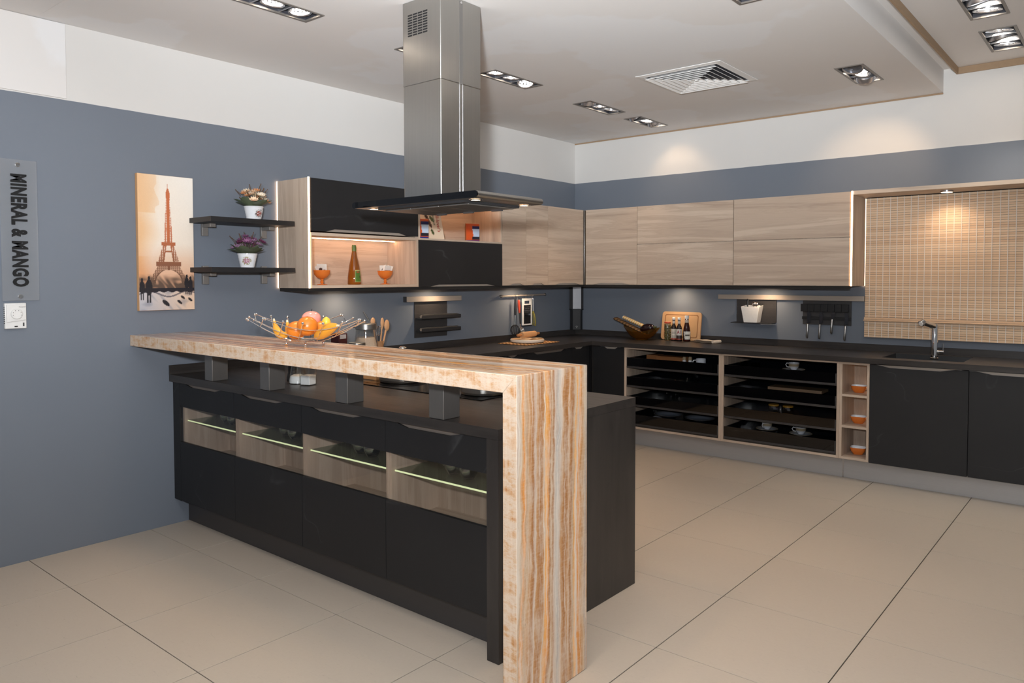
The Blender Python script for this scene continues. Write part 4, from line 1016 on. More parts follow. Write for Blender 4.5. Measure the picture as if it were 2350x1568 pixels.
# skimmer
t = thing('spider_skimmer', 'black wire skimmer with cage head hanging from utensil rail', 'utensil', (0.055, -1.03, 0.96))
hook(t, -1.03, 1.283)
add('handle', MB().tube([(0.056, -1.03, 1.290), (0.056, -1.031, 1.20), (0.056, -1.032, 1.145)], [0.009, 0.011, 0.009], 10), MT['black'], t, smooth=True)
add('shank', MB().tube([(0.056, -1.032, 1.147), (0.056, -1.033, 1.10), (0.056, -1.034, 1.058)], [0.006, 0.0045, 0.005], 10), MT['steel'], t, smooth=True)
for k in range(6):
    a_ = math.pi * k / 6
    add('cage_wire', MB().tube([(0.056 + 0.044 * math.cos(a_) * math.cos(q), -1.034 + 0.044 * math.sin(a_) * math.cos(q), 1.008 + 0.048 * math.sin(q)) for q in [2 * math.pi * i / 16 for i in range(17)]], 0.0024, 6, False), MT['black'], t, smooth=True)
# ladle
t = thing('ladle', 'steel ladle with long red handle hanging from utensil rail', 'utensil', (0.06, -0.985, 0.965))
hook(t, -0.985, 1.283)
add('handle', MB().tube([(0.058, -0.985, 1.285), (0.060, -0.981, 1.22), (0.061, -0.976, 1.165)], [0.010, 0.013, 0.0095], 10), plain('red_handle', (176, 62, 36), 0.45), t, smooth=True)
add('shaft', MB().tube([(0.061, -0.976, 1.166), (0.063, -0.966, 1.06)], [0.008, 0.006], 10), MT['blackm'], t, smooth=True)
add('neck', MB().tube([(0.063, -0.966, 1.062), (0.064, -0.963, 1.03)], [0.0065, 0.004], 10), MT['chrome'], t, smooth=True)
add('bowl', MB().lathe([(1e-5, -0.030), (0.02, -0.026), (0.032, -0.012), (0.034, 0.004), (0.032, 0.004), (0.018, -0.022), (1e-5, -0.026)], 20).move(Matrix.Translation((0.072, -0.958, 1.004)) @ Matrix.Rotation(R(60), 4, 'Y')), MT['steel'], t, smooth=True)
# grater
t = thing('grater', 'flat black grater in a white frame hanging from utensil rail', 'grater', (0.055, -0.865, 1.045))
hook(t, -0.862, 1.293)
g0, g1, h0, h1 = -0.930, -0.797, 1.046, 1.296
fr_ = MB()
def frame_plate(mb, outer, holes, frame, a, b):
    us = sorted({outer[0], outer[1], *[h[0] for h in holes], *[h[1] for h in holes]}); vs_ = sorted({outer[2], outer[3], *[h[2] for h in holes], *[h[3] for h in holes]})
    for i in range(len(us) - 1):
        for j in range(len(vs_) - 1):
            cx, cy = (us[i] + us[i + 1]) / 2, (vs_[j] + vs_[j + 1]) / 2
            if any(h[0] < cx < h[1] and h[2] < cy < h[3] for h in holes): continue
            mb.prism([(us[i], vs_[j]), (us[i + 1], vs_[j]), (us[i + 1], vs_[j + 1]), (us[i], vs_[j + 1])], frame, a, b)
    return mb
add('frame', frame_plate(MB(), (g0, g1, h0, h1), [(g0 + 0.012, g1 - 0.012, h0 + 0.012, h0 + 0.188), (g0 + 0.022, g1 - 0.022, h0 + 0.200, h0 + 0.228)], FA, 0.052, 0.066), MT['whitep'], t)
pl_ = add('blade_plate', MB().prism([(g0 + 0.012, h0 + 0.012), (g1 - 0.012, h0 + 0.012), (g1 - 0.012, h0 + 0.188), (g0 + 0.012, h0 + 0.188)], FA, 0.056, 0.062), MT['black'], t)
tooth = None
for r_ in range(4):
    for q in range(6 if r_ % 2 == 0 else 5):
        yy = g0 + 0.026 + q * 0.0165 + (0.008 if r_ % 2 else 0); zz = h0 + 0.122 + (3 - r_) * 0.0155
        if tooth is None: tooth = MB().lathe([(0.0036, 0), (0.0030, 0.003), (0.0018, 0.003), (0.0018, 0)], 8, closed=False).move(Matrix.Rotation(R(90), 4, 'Y')).mesh('grater_tooth')
        add('grater_tooth', tooth, MT['silver'], pl_, world=False, loc=(0.0622 - 0.055, yy + 0.865, zz - 1.045))
add('slicer_blade', MB().prism([(g0 + 0.022, h0 + 0.088), (g1 - 0.022, h0 + 0.092), (g1 - 0.022, h0 + 0.106), (g0 + 0.022, h0 + 0.102)], FA, 0.062, 0.068), MT['chrome'], pl_)
add('foot', MB().box(0.050, 0.066, g0 + 0.002, g1 - 0.002, h0 - 0.008, h0), MT['black'], t)
# yellow whisk
t = thing('whisk', 'small whisk with yellow wires and steel handle beside grater', 'whisk', (0.055, -0.765, 1.03))
hook(t, -0.768, 1.285)
add('handle', MB().tube([(0.056, -0.768, 1.288), (0.056, -0.766, 1.175)], [0.0065, 0.0075], 12), MT['steel'], t, smooth=True)
ym = plain('yellow_silicone', (150, 136, 32), 0.5)
for k in range(4):
    a_ = math.pi * k / 4; pts = []
    for i in range(13):
        q = math.pi * i / 12; s_ = 1 if i <= 6 else -1
        rr = 0.026 * math.sin(min(q, math.pi - q)) ** 0.8
        h_ = 1.175 - 0.14 * (1 - abs(math.cos(q))) ** 0.7 if 0 < i < 12 else 1.175
        pts.append((0.056 + s_ * rr * math.cos(a_), -0.764 + s_ * rr * math.sin(a_), h_))
    add('wire', MB().tube(pts, 0.0018, 6), ym, t, smooth=True)
# corner power tower
t = thing('power_tower', 'black and silver socket tower standing in the worktop corner', 'socket tower', (0.05, -0.05, ZT + 0.053))
pol = lambda a, b: [(0.015, -0.0155), (0.015, -a), (b, -a), (a, -b), (a, -0.0155)]
add('lower_body', MB().prism(pol(0.105, 0.05)[::-1], lambda u, v, q: (u, v, q), ZT + 0.0525, 1.160), MT['black'], t)
add('collar', MB().prism(pol(0.118, 0.055)[::-1], lambda u, v, q: (u, v, q), 1.1605, 1.174), MT['black'], t)
add('upper_body', MB().prism(pol(0.116, 0.055)[::-1], lambda u, v, q: (u, v, q), 1.1745, Z0 - 0.023), MT['anthracite'], t)
add('silver_face', MB().prism([(0.1155, -0.0567), (0.0567, -0.1155), (0.0577, -0.1167), (0.1167, -0.0577)], lambda u, v, q: (u, v, q), 1.175, Z0 - 0.0235), MT['silver'], t)
em = MB()
for (a_, b_) in ((-0.009, 0.0), (0.0, 0.004), (0.009, 0.0), (-0.004, -0.008), (0.004, -0.008), (0.0, -0.016)):
    em.ball((0.0785 + a_ * 0.7, -0.0785 + a_ * 0.7, 0.996 + b_), 0.0026, 6)
add('emblem', em, MT['whitep'], t)

# caddy panel on long rail
t = thing('shelf_panel', 'black ribbed hanging panel with a small ledge below rail', 'organiser', (1.915, 0, 1.10))
ribbed(1.742, 2.095, 1.102, 1.2975, FB, t)
add('ledge', MB().box(1.735, 2.092, -0.120, -0.0105, 1.097, 1.1015), MT['blackm'], t)
t = thing('cutlery_caddy', 'white tapered caddy of spoons and knives on the ledge', 'caddy', (1.905, -0.065, 1.102))
def taper(mb, w0, d0, w1, d1, h, th=0.004):
    o = [(-w0, -d0, 0), (w0, -d0, 0), (w0, d0, 0), (-w0, d0, 0), (-w1, -d1, h), (w1, -d1, h), (w1, d1, h + 0.012), (-w1, d1, h + 0.012)]
    i = [(-w1 + th, -d1 + th, h), (w1 - th, -d1 + th, h), (w1 - th, d1 - th, h + 0.012), (-w1 + th, d1 - th, h + 0.012), (-w0 + th, -d0 + th, 0.006), (w0 - th, -d0 + th, 0.006), (w0 - th, d0 - th, 0.006), (-w0 + th, d0 - th, 0.006)]
    fs = [(0, 3, 2, 1), (0, 1, 5, 4), (1, 2, 6, 5), (2, 3, 7, 6), (3, 0, 4, 7), (4, 5, 9, 8), (5, 6, 10, 9), (6, 7, 11, 10), (7, 4, 8, 11), (8, 9, 13, 12), (9, 10, 14, 13), (10, 11, 15, 14), (11, 8, 12, 15), (12, 13, 14, 15)]
    return mb.add(o + i, fs)
add('pot', taper(MB(), 0.058, 0.040, 0.080, 0.050, 0.135), MT['whitep'], t, world=False, bevel=0.004)
def utensil(loc, top, r, head, mat, label, nm='spoon', grp='utensils in the caddy'):
    t = thing(nm, label, nm.replace('_', ' '), loc, 0, grp)
    d = Vector(top)
    add('handle', MB().tube([(0, 0, 0), tuple(d * 0.6), tuple(d)], [r, r, r * 1.2], 8), mat, t, world=False, smooth=True)
    if head:
        add('bowl', MB().ball((0, 0, 0), 1.0, 12).move(Matrix.Translation(d) @ Matrix.Diagonal((head[0], head[1], head[2], 1))), mat, t, world=False, smooth=True)
cz = 1.102 + 0.007
utensil((1.905, -0.055, cz), (0.012, 0.0, 0.150), 0.003, (0.020, 0.012, 0.022), MT['chrome'], 'shiny round spoon standing tallest in the white caddy')
utensil((1.925, -0.065, cz), (0.018, 0.0, 0.148), 0.003, (0.018, 0.010, 0.018), MT['chrome'], 'shiny spoon leaning behind the tallest in the caddy')
utensil((1.94, -0.06, cz), (0.045, 0.0, 0.155), 0.004, None, MT['blackm'], 'dark fork handle leaning out of the white caddy', 'fork')
utensil((1.87, -0.06, cz), (-0.008, 0.0, 0.175), 0.006, (0.010, 0.006, 0.02), MT['black'], 'black knife handle at the edge of the white caddy', 'table_knife')
utensil((1.865, -0.05, cz), (-0.012, 0.0, 0.160), 0.005, None, MT['blackm'], 'second dark handle leaning on the knife in the caddy', 'table_knife')
# knife rack
t = thing('knife_rack', 'black wooden knife rack with slots on the back wall', 'knife rack', (2.5, 0, 1.10))
add('panel', MB().box(2.318, 2.700, -0.012, -0.002, 1.100, 1.297), MT['anthracite'], t)
for k in range(7):
    x0 = 2.312 + k * 0.0535
    add('slot_block', MB().box(x0 + 0.0012, x0 + 0.0523, -0.050, -0.0125, 1.208, 1.270), MT['black'], t, bevel=0.0015)
add('magnet_strip', MB().box(2.318, 2.698, -0.030, -0.0125, 1.142, 1.166), MT['black'], t)
bl = steel('knife_steel', (96, 100, 108), 0.25)
for k, (x, dz, lb) in enumerate(((2.364, 0.0, 'steel-handled knife, closest to the caddy of the four'), (2.462, 0.0, 'steel-handled knife, second from the caddy'), (2.557, 0.045, 'steel-handled knife hanging highest of the four'), (2.660, -0.006, 'steel-handled knife, closest to the bamboo blind'))):
    t = thing('kitchen_knife', lb, 'knife', (x, -0.034, 0.985 + dz), 0, 'knives on the black rack')
    add('handle', MB().tube([(0.0, 0, 0.0), (-0.002, -0.003, 0.012), (0.001, -0.004, 0.06), (0.003, 0.0, 0.118), (0.003, 0.002, 0.122)], [0.005, 0.0105, 0.0085, 0.009, 0.006], 12), MT['steel'], t, world=False, smooth=True)
    add('blade', MB().prism([(-0.003, 0.12), (0.022, 0.132), (0.026, 0.20), (0.014, 0.222), (-0.004, 0.222)], lambda u, v, q: (u, q, v), 0.0005, 0.0028), bl, t, world=False)

# ================================================================== worktop things, back wall
t = thing('amber_bowl', 'boat-shaped amber glass bowl on the dark worktop', 'bowl', (0.90, -0.20, ZT))
def boat(u, v):
    a = 2 * math.pi * u; r = v ** 0.75
    x = (0.055 + 0.125 * r) * math.cos(a); y = (0.05 + 0.075 * r) * math.sin(a)
    return (x, y, 0.008 + 0.115 * v ** 1.3 * (0.62 + 0.38 * math.cos(a) ** 2 * (1.25 if math.cos(a) < 0 else 0.95)))
bw = MB().grid(36, 10, boat)
bw.lathe([(1e-5, 0.001), (0.06, 0.001), (0.056, 0.0085)], 36, sx=1, sy=0.9)
add('bowl', bw, MT['amber'], t, world=False, smooth=True)
def strip_roll(name, label, cat, p0, p1, w, th, cols, loc):
    t = thing(name, label, cat, loc)
    p0, p1 = Vector(p0), Vector(p1); e = (p1 - p0).normalized(); s = Vector((0, 1, 0)); n_ = e.cross(s).normalized()
    k = len(cols) if isinstance(cols, list) else 1
    nn = 22
    for i in range(nn):
        a = p0 + (p1 - p0) * (i / nn); b = p0 + (p1 - p0) * ((i + 0.97) / nn)
        q = MB()
        vs = []
        for pp in (a, b):
            for (su, sv) in ((-1, 0), (-0.6, 1), (0.6, 1), (1, 0), (0.6, -1), (-0.6, -1)):
                vs.append(pp + s * (w / 2 * su) + n_ * (th / 2 * sv))
        q.add(vs, [(0, 1, 2, 3, 4, 5), (11, 10, 9, 8, 7, 6)] + [(j, j + 6, (j + 1) % 6 + 6, (j + 1) % 6) for j in range(6)])
        add('stripe', q, cols[i % k], t, world=False, smooth=False)
strip_roll('placemat', 'rolled brown woven placemat sticking out of the amber bowl', 'placemat', (-0.285, 0.0, 0.190), (0.06, 0.0, 0.055), 0.09, 0.022, [plain('woven_dark', (84, 60, 36), 0.85), plain('woven_light', (134, 100, 62), 0.85)], (0.90, -0.20, ZT))
strip_roll('tea_towel', 'rolled yellow and white striped tea towel in amber bowl', 'towel', (-0.20, 0.0, 0.205), (0.04, 0.0, 0.120), 0.05, 0.026, [plain('towel_white', (226, 214, 192), 0.9), plain('towel_yellow', (226, 176, 84), 0.9)], (0.90, -0.195, ZT))
t = thing('aubergine', 'glossy dark aubergine lying in the amber bowl', 'aubergine', (0.965, -0.205, ZT + 0.075))
add('fruit', MB().lathe([(1e-5, -0.075), (0.026, -0.065), (0.045, -0.03), (0.048, 0.005), (0.038, 0.045), (0.02, 0.07), (1e-5, 0.076)], 20).move(Matrix.Translation((0, 0, 0.03)) @ Matrix.Rotation(R(78), 4, 'Y')), plain('aubergine_skin', (34, 16, 18), 0.12), t, world=False, smooth=True)
add('calyx', MB().lathe([(0.024, 0.062), (0.012, 0.078), (0.006, 0.095), (1e-5, 0.096)], 8).move(Matrix.Translation((0, 0, 0.03)) @ Matrix.Rotation(R(78), 4, 'Y')), plain('calyx', (60, 66, 36), 0.7), t, world=False)
# cutting board
t = thing('cutting_board', 'bamboo cutting board with juice groove leaning on the back wall', 'board', (1.225, -0.06, ZT + 0.002))
bw_, bh_ = 0.39, 0.262
def rr_poly(w, h, r, n=5, x=0, y=0):
    out = []
    for cx, cy, a0 in ((w / 2 - r, h - r, 0), (-w / 2 + r, h - r, 90), (-w / 2 + r, r, 180), (w / 2 - r, r, 270)):
        for i in range(n + 1):
            a = R(a0 + 90 * i / n); out.append((x + cx + r * math.cos(a), y + cy + r * math.sin(a)))
    return out
tilt = Matrix.Rotation(R(-9), 4, 'X')
lf = lambda u, v, q: (u, q, v)
ply = [(u + (0.012 * (1 - ((v / bh_ - 0.5) * 2) ** 2) * (-1) if u < -0.1 else 0), v) for u, v in rr_poly(bw_, bh_, 0.025)]
add('board', MB().prism(ply, lf, -0.009, 0.009).move(tilt), MT['bamboo'], t, world=False, bevel=0.002)
ri, ro = rr_poly(bw_ - 0.052, bh_ - 0.05, 0.018, y=0.025), rr_poly(bw_ - 0.068, bh_ - 0.066, 0.014, y=0.033)
gr = MB(); n_ = len(ri); gr.add([(u, -0.0096, v) for u, v in ri] + [(u, -0.0096, v) for u, v in ro], [(i, (i + 1) % n_, (i + 1) % n_ + n_, i + n_) for i in range(n_)])
add('juice_groove', gr.move(tilt), plain('groove', (146, 98, 56), 0.7), t, world=False)
def lathe_arc(prof, a0, a1, n=16): return MB().lathe(prof, n, a0=a0, a1=a1)
# olive jar
t = thing('olive_jar', 'tall glass jar of green olives with red lid', 'jar', (1.135, -0.135, ZT))
add('glass', MB().lathe([(1e-5, 0.001), (0.029, 0.001), (0.031, 0.006), (0.031, 0.150), (0.026, 0.158)], 24), MT['glass'], t, world=False, smooth=True)
add('lid', MB().lathe([(0.029, 0.1585), (0.030, 0.160), (0.030, 0.170), (0.028, 0.172), (1e-5, 0.172)], 24), plain('red_lid', (186, 74, 48), 0.35), t, world=False, smooth=True)
om = plain('olive', (98, 92, 40), 0.35); rnd = random.Random(4)
for k in range(7):
    for i in range(6):
        a = 2 * math.pi * (i + 0.5 * (k % 2)) / 6
        add('olive', MB().ball((0.0195 * math.cos(a), 0.0195 * math.sin(a), 0.014 + k * 0.0205), 0.0098, 10), om, t, world=False, smooth=True)
    add('olive', MB().ball((0, 0, 0.02 + k * 0.0205), 0.009, 8), om, t, world=False, smooth=True)
CAMA = math.atan2(-6.3, 3.2)       # direction of the viewer from the bottles
def label_arc(root, r, z0, z1, half, fn, name='label_paper', cen=CAMA, n=20):
    m_ = MB().grid(n, n, lambda u, v: (r * math.cos(cen + (u - 0.5) * 2 * half), r * math.sin(cen + (u - 0.5) * 2 * half), z0 + (z1 - z0) * v))
    def vc(co):
        a = math.atan2(co.y, co.x) - cen; a = (a + math.pi) % (2 * math.pi) - math.pi
        return lin(fn((a / half + 1) / 2, (co.z - z0) / (z1 - z0)))
    return add(name, m_, MT['vcol'], root, world=False, smooth=True, vcol=vc)
dark = plain('dark_sauce_glass', (24, 13, 10), 0.08)
def sauce(x, y, label, paint, txt=None):
    t = thing('sauce_bottle', label, 'bottle', (x, y, ZT), 0, 'dark sauce bottles')
    add('bottle', MB().lathe([(1e-5, 0.001), (0.025, 0.001), (0.0265, 0.006), (0.0265, 0.112), (0.022, 0.132), (0.0125, 0.150), (0.0115, 0.190), (1e-5, 0.190)], 24), dark, t, world=False, smooth=True)
    add('cap', MB().lathe([(0.0135, 0.1905), (0.0145, 0.192), (0.0145, 0.213), (0.013, 0.215), (1e-5, 0.215)], 20), MT['whitep'], t, world=False, smooth=True)
    label_arc(t, 0.0269, 0.012, 0.110, R(68), paint)
    label_arc(t, 0.0122, 0.155, 0.183, R(70), lambda u, v: (214, 208, 198), 'neck_label')
    if txt:
        m_ = text_mb(txt, 0.042, 0.75, 0.0012, 0.0003)
        mm = Matrix.Translation((0.0275 * math.cos(CAMA), 0.0275 * math.sin(CAMA), 0.082)) @ Matrix.Rotation(CAMA + R(90), 4, 'Z') @ Matrix.Rotation(R(90), 4, 'X')
        add('label_text', m_.move(mm), plain('red_print', (150, 36, 32), 0.5), t, world=False)
rp = random.Random(8)
sauce(1.192, -0.125, 'dark sauce bottle with cream text label, beside the olive jar', lambda u, v: (172, 70, 48) if v < 0.12 else ((140, 130, 120) if (int(v * 26) % 3 == 0 and 0.2 < u < 0.8 and v < 0.9) else (216, 206, 190)))
sauce(1.252, -0.135, 'dark steak sauce bottle with red letters on its label', lambda u, v: (150, 58, 40) if v < 0.12 else ((46, 30, 26) if v < 0.40 and 0.12 < u < 0.88 else ((222, 214, 204) if v > 0.44 else (60, 44, 38))), 'A1')
t = thing('ketchup_bottle', 'brown sauce bottle with keystone label and white cap', 'bottle', (1.322, -0.125, ZT))
add('bottle', MB().lathe([(1e-5, 0.001), (0.029, 0.001), (0.0325, 0.006), (0.034, 0.03), (0.0335, 0.085), (0.028, 0.125), (0.0185, 0.165), (0.016, 0.205), (1e-5, 0.205)], 28), plain('ketchup_glass', (52, 20, 12), 0.08), t, world=False, smooth=True)
add('cap', MB().lathe([(0.0165, 0.2055), (0.0185, 0.207), (0.0185, 0.232), (0.017, 0.234), (1e-5, 0.234)], 24), MT['whitep'], t, world=False, smooth=True)
def kh(u, v):
    w = 0.32 + 0.16 * v
    return (222, 218, 208) if abs(u - 0.5) < w and not (0.42 < v < 0.6 and abs(u - 0.5) < 0.25) else ((120, 108, 92) if abs(u - 0.5) < w else (52, 20, 12))
label_arc(t, 0.0345, 0.020, 0.092, R(66), kh, cen=CAMA + R(12))
label_arc(t, 0.0182, 0.168, 0.196, R(80), lambda u, v: (206, 200, 190) if int(v * 8) % 2 else (120, 92, 60), 'neck_label')
m_ = text_mb('HEINZ', 0.017, 0.8, 0.0004, 0.0002)
add('label_text', m_.move(Matrix.Translation((0.0352 * math.cos(CAMA + R(12)), 0.0352 * math.sin(CAMA + R(12)), 0.056)) @ Matrix.Rotation(CAMA + R(102), 4, 'Z') @ Matrix.Rotation(R(90), 4, 'X')), MT['anthracite'], t, world=False)
t = thing('folded_napkin', 'folded white cloth napkin lying on the dark worktop', 'napkin', (1.52, -0.14, ZT), R(-14))
nm_ = plain('napkin_cloth', (224, 210, 194), 0.9)
for k in range(4):
    add('fold', MB().grid(10, 6, lambda u, v: (-0.12 + 0.24 * u + 0.008 * math.sin(v * 5 + k), -0.05 + 0.1 * v, 0.002 + 0.006 * k + 0.004 * math.sin(u * 6 + k * 2) ** 2)), nm_, t, world=False, smooth=True)
add('hem_roll', MB().tube([(0.11, -0.052, 0.016), (0.118, 0.0, 0.018), (0.11, 0.052, 0.016)], 0.013, 10), nm_, t, world=False, smooth=True)

# ================================================================== worktop things, side wall
t = thing('wicker_mat', 'rectangular woven wicker mat under the round board', 'mat', (0.32, -1.16, ZT))
wm = [plain('wicker_a', (186, 138, 88), 0.8), plain('wicker_b', (142, 98, 58), 0.8)]
sa = sb = None
for i in range(16):
    for j in range(22):
        if sa is None:
            sa = MB().ball((0, 0, 0), 0.0125, 8, 0.30); sa.v = [(x * 0.78, y * 1.15, z) for x, y, z in sa.v]; sa = sa.mesh('strand', smooth=True); sa.materials.append(wm[0])
            sb = MB().ball((0, 0, 0), 0.0125, 8, 0.30); sb.v = [(x * 1.15, y * 0.78, z) for x, y, z in sb.v]; sb = sb.mesh('strand', smooth=True); sb.materials.append(wm[1])
        if 2 < i < 13 and 5 < j < 17 and (i + j) % 3: continue
        if len(t.children) >= 296: continue
        add('strand', sa if (i + j) % 2 else sb, wm[0], t, world=False, loc=((i - 7.5) * 0.0205, (j - 10.5) * 0.0215, 0.0045))
t = thing('round_board', 'round serving board with pale wooden top and white rim', 'board', (0.30, -1.16, ZT + 0.009))
add('rim', MB().lathe([(1e-5, 0.0), (0.135, 0.0), (0.150, 0.006), (0.152, 0.022), (0.148, 0.028), (0.14, 0.028)], 48), plain('cream_rim', (226, 212, 194), 0.4), t, world=False, smooth=True)
add('top', MB().lathe([(0.1405, 0.0285), (1e-5, 0.0287)], 48, closed=False), MT['bamboo'], t, world=False)
t = thing('dough_sheet', 'sheet of pale baking paper under the rolling pin', 'paper', (0.33, -1.14, ZT + 0.0385))
add('sheet', MB().grid(10, 6, lambda u, v: (-0.05 + 0.1 * v, -0.105 + 0.21 * u, 0.0005 + 0.006 * abs(math.sin(u * 5)) * v)), plain('baking_paper', (232, 204, 170), 0.8), t, world=False, smooth=True)
t = thing('rolling_pin', 'wooden rolling pin resting on the round board', 'rolling pin', (0.28, -1.12, ZT + 0.0465), R(4))
pm_ = plain('pin_wood', (200, 152, 106), 0.5, var=0.1, scale=14)
add('roller', MB().lathe([(1e-5, -0.105), (0.024, -0.105), (0.0265, -0.098), (0.0265, 0.098), (0.024, 0.105), (1e-5, 0.105)], 24).move(Matrix.Translation((0, 0, 0.0275)) @ Matrix.Rotation(R(90), 4, 'X')), pm_, t, world=False, smooth=True)
for s in (-1, 1):
    add('handle', MB().lathe([(0.008, 0.106), (0.011, 0.112), (0.0135, 0.14), (0.011, 0.168), (1e-5, 0.172)], 16).move(Matrix.Translation((0, 0, 0.0275)) @ Matrix.Rotation(R(90 * s), 4, 'X')), plain('handle_wood', (178, 122, 74), 0.45), t, world=False, smooth=True)
# rice jar etc.
t = thing('rice_jar', 'glass storage jar of rice with steel lid behind the bar', 'jar', (0.33, -3.0, ZT))
add('glass', MB().lathe([(1e-5, 0.001), (0.079, 0.001), (0.082, 0.006), (0.080, 0.12), (0.070, 0.19), (0.068, 0.22)], 36), MT['glass'], t, world=False, smooth=True)
rice = plain('rice', (206, 182, 160), 0.85, var=0.3, scale=260)
add('rice', MB().lathe([(1e-5, 0.005), (0.077, 0.005), (0.0785, 0.02), (0.0765, 0.118), (0.06, 0.165), (1e-5, 0.172)], 36), rice, t, world=False, smooth=True)
add('lid', MB().lathe([(0.070, 0.221), (0.0735, 0.223), (0.0735, 0.258), (0.071, 0.261), (1e-5, 0.262)], 36), MT['steel'], t, world=False, smooth=True)
add('scoop_handle', MB().tube([(0.02, 0.018, 0.262), (0.018, 0.012, 0.285), (0.0, -0.02, 0.345)], [0.004, 0.0045, 0.005], 10), MT['steel_d'], t, world=False, smooth=True)
t = thing('spoon_pot', 'brown cylinder of wooden spoons and a whisk', 'utensil pot', (0.30, -2.86, ZT))
add('pot', MB().lathe([(1e-5, 0.001), (0.034, 0.001), (0.035, 0.02), (0.035, 0.128), (0.031, 0.128), (0.031, 0.01), (1e-5, 0.01)], 24), plain('cork_pot', (146, 106, 70), 0.7), t, world=False, smooth=True)
sw = plain('spoon_wood', (196, 150, 108), 0.6)
utensil((0.295, -2.87, ZT + 0.012), (-0.01, -0.028, 0.255), 0.005, (0.012, 0.020, 0.030), sw, 'wooden spoon standing straightest in the brown pot', 'wooden_spoon', 'utensils in the brown pot')
utensil((0.305, -2.85, ZT + 0.012), (0.01, 0.055, 0.225), 0.006, (0.010, 0.024, 0.042), sw, 'wide wooden spoon leaning out furthest from the brown pot', 'wooden_spoon', 'utensils in the brown pot')
utensil((0.312, -2.868, ZT + 0.012), (0.004, 0.030, 0.245), 0.005, (0.008, 0.016, 0.038), sw, 'slim wooden spatula between the spoons in brown pot', 'wooden_spatula', 'utensils in the brown pot')
t = thing('balloon_whisk', 'steel balloon whisk standing in the brown pot', 'whisk', (0.30, -2.862, ZT + 0.012))
add('handle', MB().tube([(0, 0, 0), (0.0, 0.004, 0.15)], 0.006, 10), MT['blackm'], t, world=False, smooth=True)
for k in range(5):
    a_ = math.pi * k / 5
    add('wire', MB().tube([(0.026 * math.sin(q) * math.cos(a_), 0.004 + 0.026 * math.sin(q) * math.sin(a_), 0.15 + 0.075 * (1 - math.cos(q)) / 1 * 0.5) for q in [2 * math.pi * i / 14 - math.pi * 0 for i in range(15)]], 0.0014, 5, False), MT['chrome'], t, world=False, smooth=True)
t = thing('tea_box', 'dark red cardboard box with pale label behind the fruit basket', 'box', (0.28, -3.19, ZT), R(10))
add('carton', MB().box(-0.035, 0.035, -0.042, 0.042, 0.001, 0.20), plain('maroon_card', (74, 26, 28), 0.55), t, world=False, bevel=0.001)
add('label_paper', MB().box(0.0352, 0.0358, -0.030, 0.030, 0.165, 0.193), plain('box_label', (190, 182, 180), 0.6), t, world=False)
t = thing('steel_canister', 'low canister with steel lid between red box and rice jar', 'canister', (0.44, -3.165, ZT), 0)
add('body', MB().lathe([(1e-5, 0.001), (0.052, 0.001), (0.054, 0.006), (0.054, 0.120)], 28), MT['blackm'], t, world=False, smooth=True)
add('lid', MB().lathe([(0.0545, 0.1205), (0.056, 0.122), (0.056, 0.142), (0.053, 0.145), (1e-5, 0.146)], 28), MT['steel'], t, world=False, smooth=True)

# ================================================================== fruit basket on the bar
BC = (1.355, -4.212, 1.1605)
t = thing('wire_basket', 'shiny wire fruit basket with ball tips on the onyx bar', 'basket', BC)
def bz(p, q):
    r = math.hypot(p, q); return 0.022 + 0.15 * max(0, r - 0.28) ** 1.2
LX, LY = 0.385, 0.205
def bpt(p, q): return (LX * p * (1.0 if p > 0 else 1.04), LY * q, bz(p, q))
for fam in (1, -1):
    for c_ in (-0.78, -0.47, -0.16, 0.16, 0.47, 0.78):
        half = math.sqrt(max(0.0, 1.15 - c_ * c_ * 0.8)) * 0.92
        pts = []
        for i in range(17):
            s_ = -half + 2 * half * i / 16
            p, q = (c_ + s_ * 1.0) * 0.7071, fam * (s_ - c_) * 0.7071
            pts.append(bpt(p, q))
        m_ = MB().tube(pts, 0.0021, 6)
        m_.ball(pts[0], 0.0068, 10); m_.ball(pts[-1], 0.0068, 10)
        add('wire', m_, MT['chrome'], t, world=False, smooth=True)
for (x, y) in ((-0.05, -0.07), (-0.055, 0.04), (0.085, -0.055), (0.06, 0.065)):
    add('foot', MB().ball((x, y, 0.0085), 0.0082, 12), MT['chrome'], t, world=False, smooth=True)
    add('foot_pin', MB().tube([(x, y, 0.015), (x, y, 0.026)], 0.002, 6), MT['chrome'], t, world=False)
op = NT('orange_peel'); pv = op.noise(op.coords(), 260, 2); op.base(op.mix(op.noise(op.coords(), 12, 3), lin((206, 112, 28)), lin((218, 130, 42)))); op.bump(pv, 0.25, 0.0015); op.set(rough=0.3)
def orange_fruit(loc, r, label):
    t = thing('orange', label, 'orange', loc, 0, 'fruit in the wire basket')
    add('fruit', MB().lathe([(max(1e-5, r * math.sin(math.pi * i / 16)), r - r * 0.95 * math.cos(math.pi * i / 16) - r * 0.02) for i in range(17)], 28), op.m, t, world=False, smooth=True)
    add('stem_button', MB().lathe([(0.004, r * 1.93 - 0.002), (0.003, r * 1.93 + 0.001), (1e-5, r * 1.93 + 0.0012)], 8), plain('stem_button', (96, 104, 50), 0.7), t, world=False)
B = Vector(BC)
orange_fruit(B + Vector((-0.005, -0.045, 0.028)), 0.047, 'orange lying low in the front of the wire basket')
orange_fruit(B + Vector((0.085, -0.045, 0.050)), 0.049, 'orange lying highest, beside the yellow pepper')
orange_fruit(B + Vector((0.062, 0.052, 0.032)), 0.044, 'orange half hidden behind the other two')
t = thing('pink_apple', 'shiny pale pink apple on top of the fruit', 'apple', B + Vector((0.012, 0.03, 0.092)), 0, 'fruit in the wire basket')
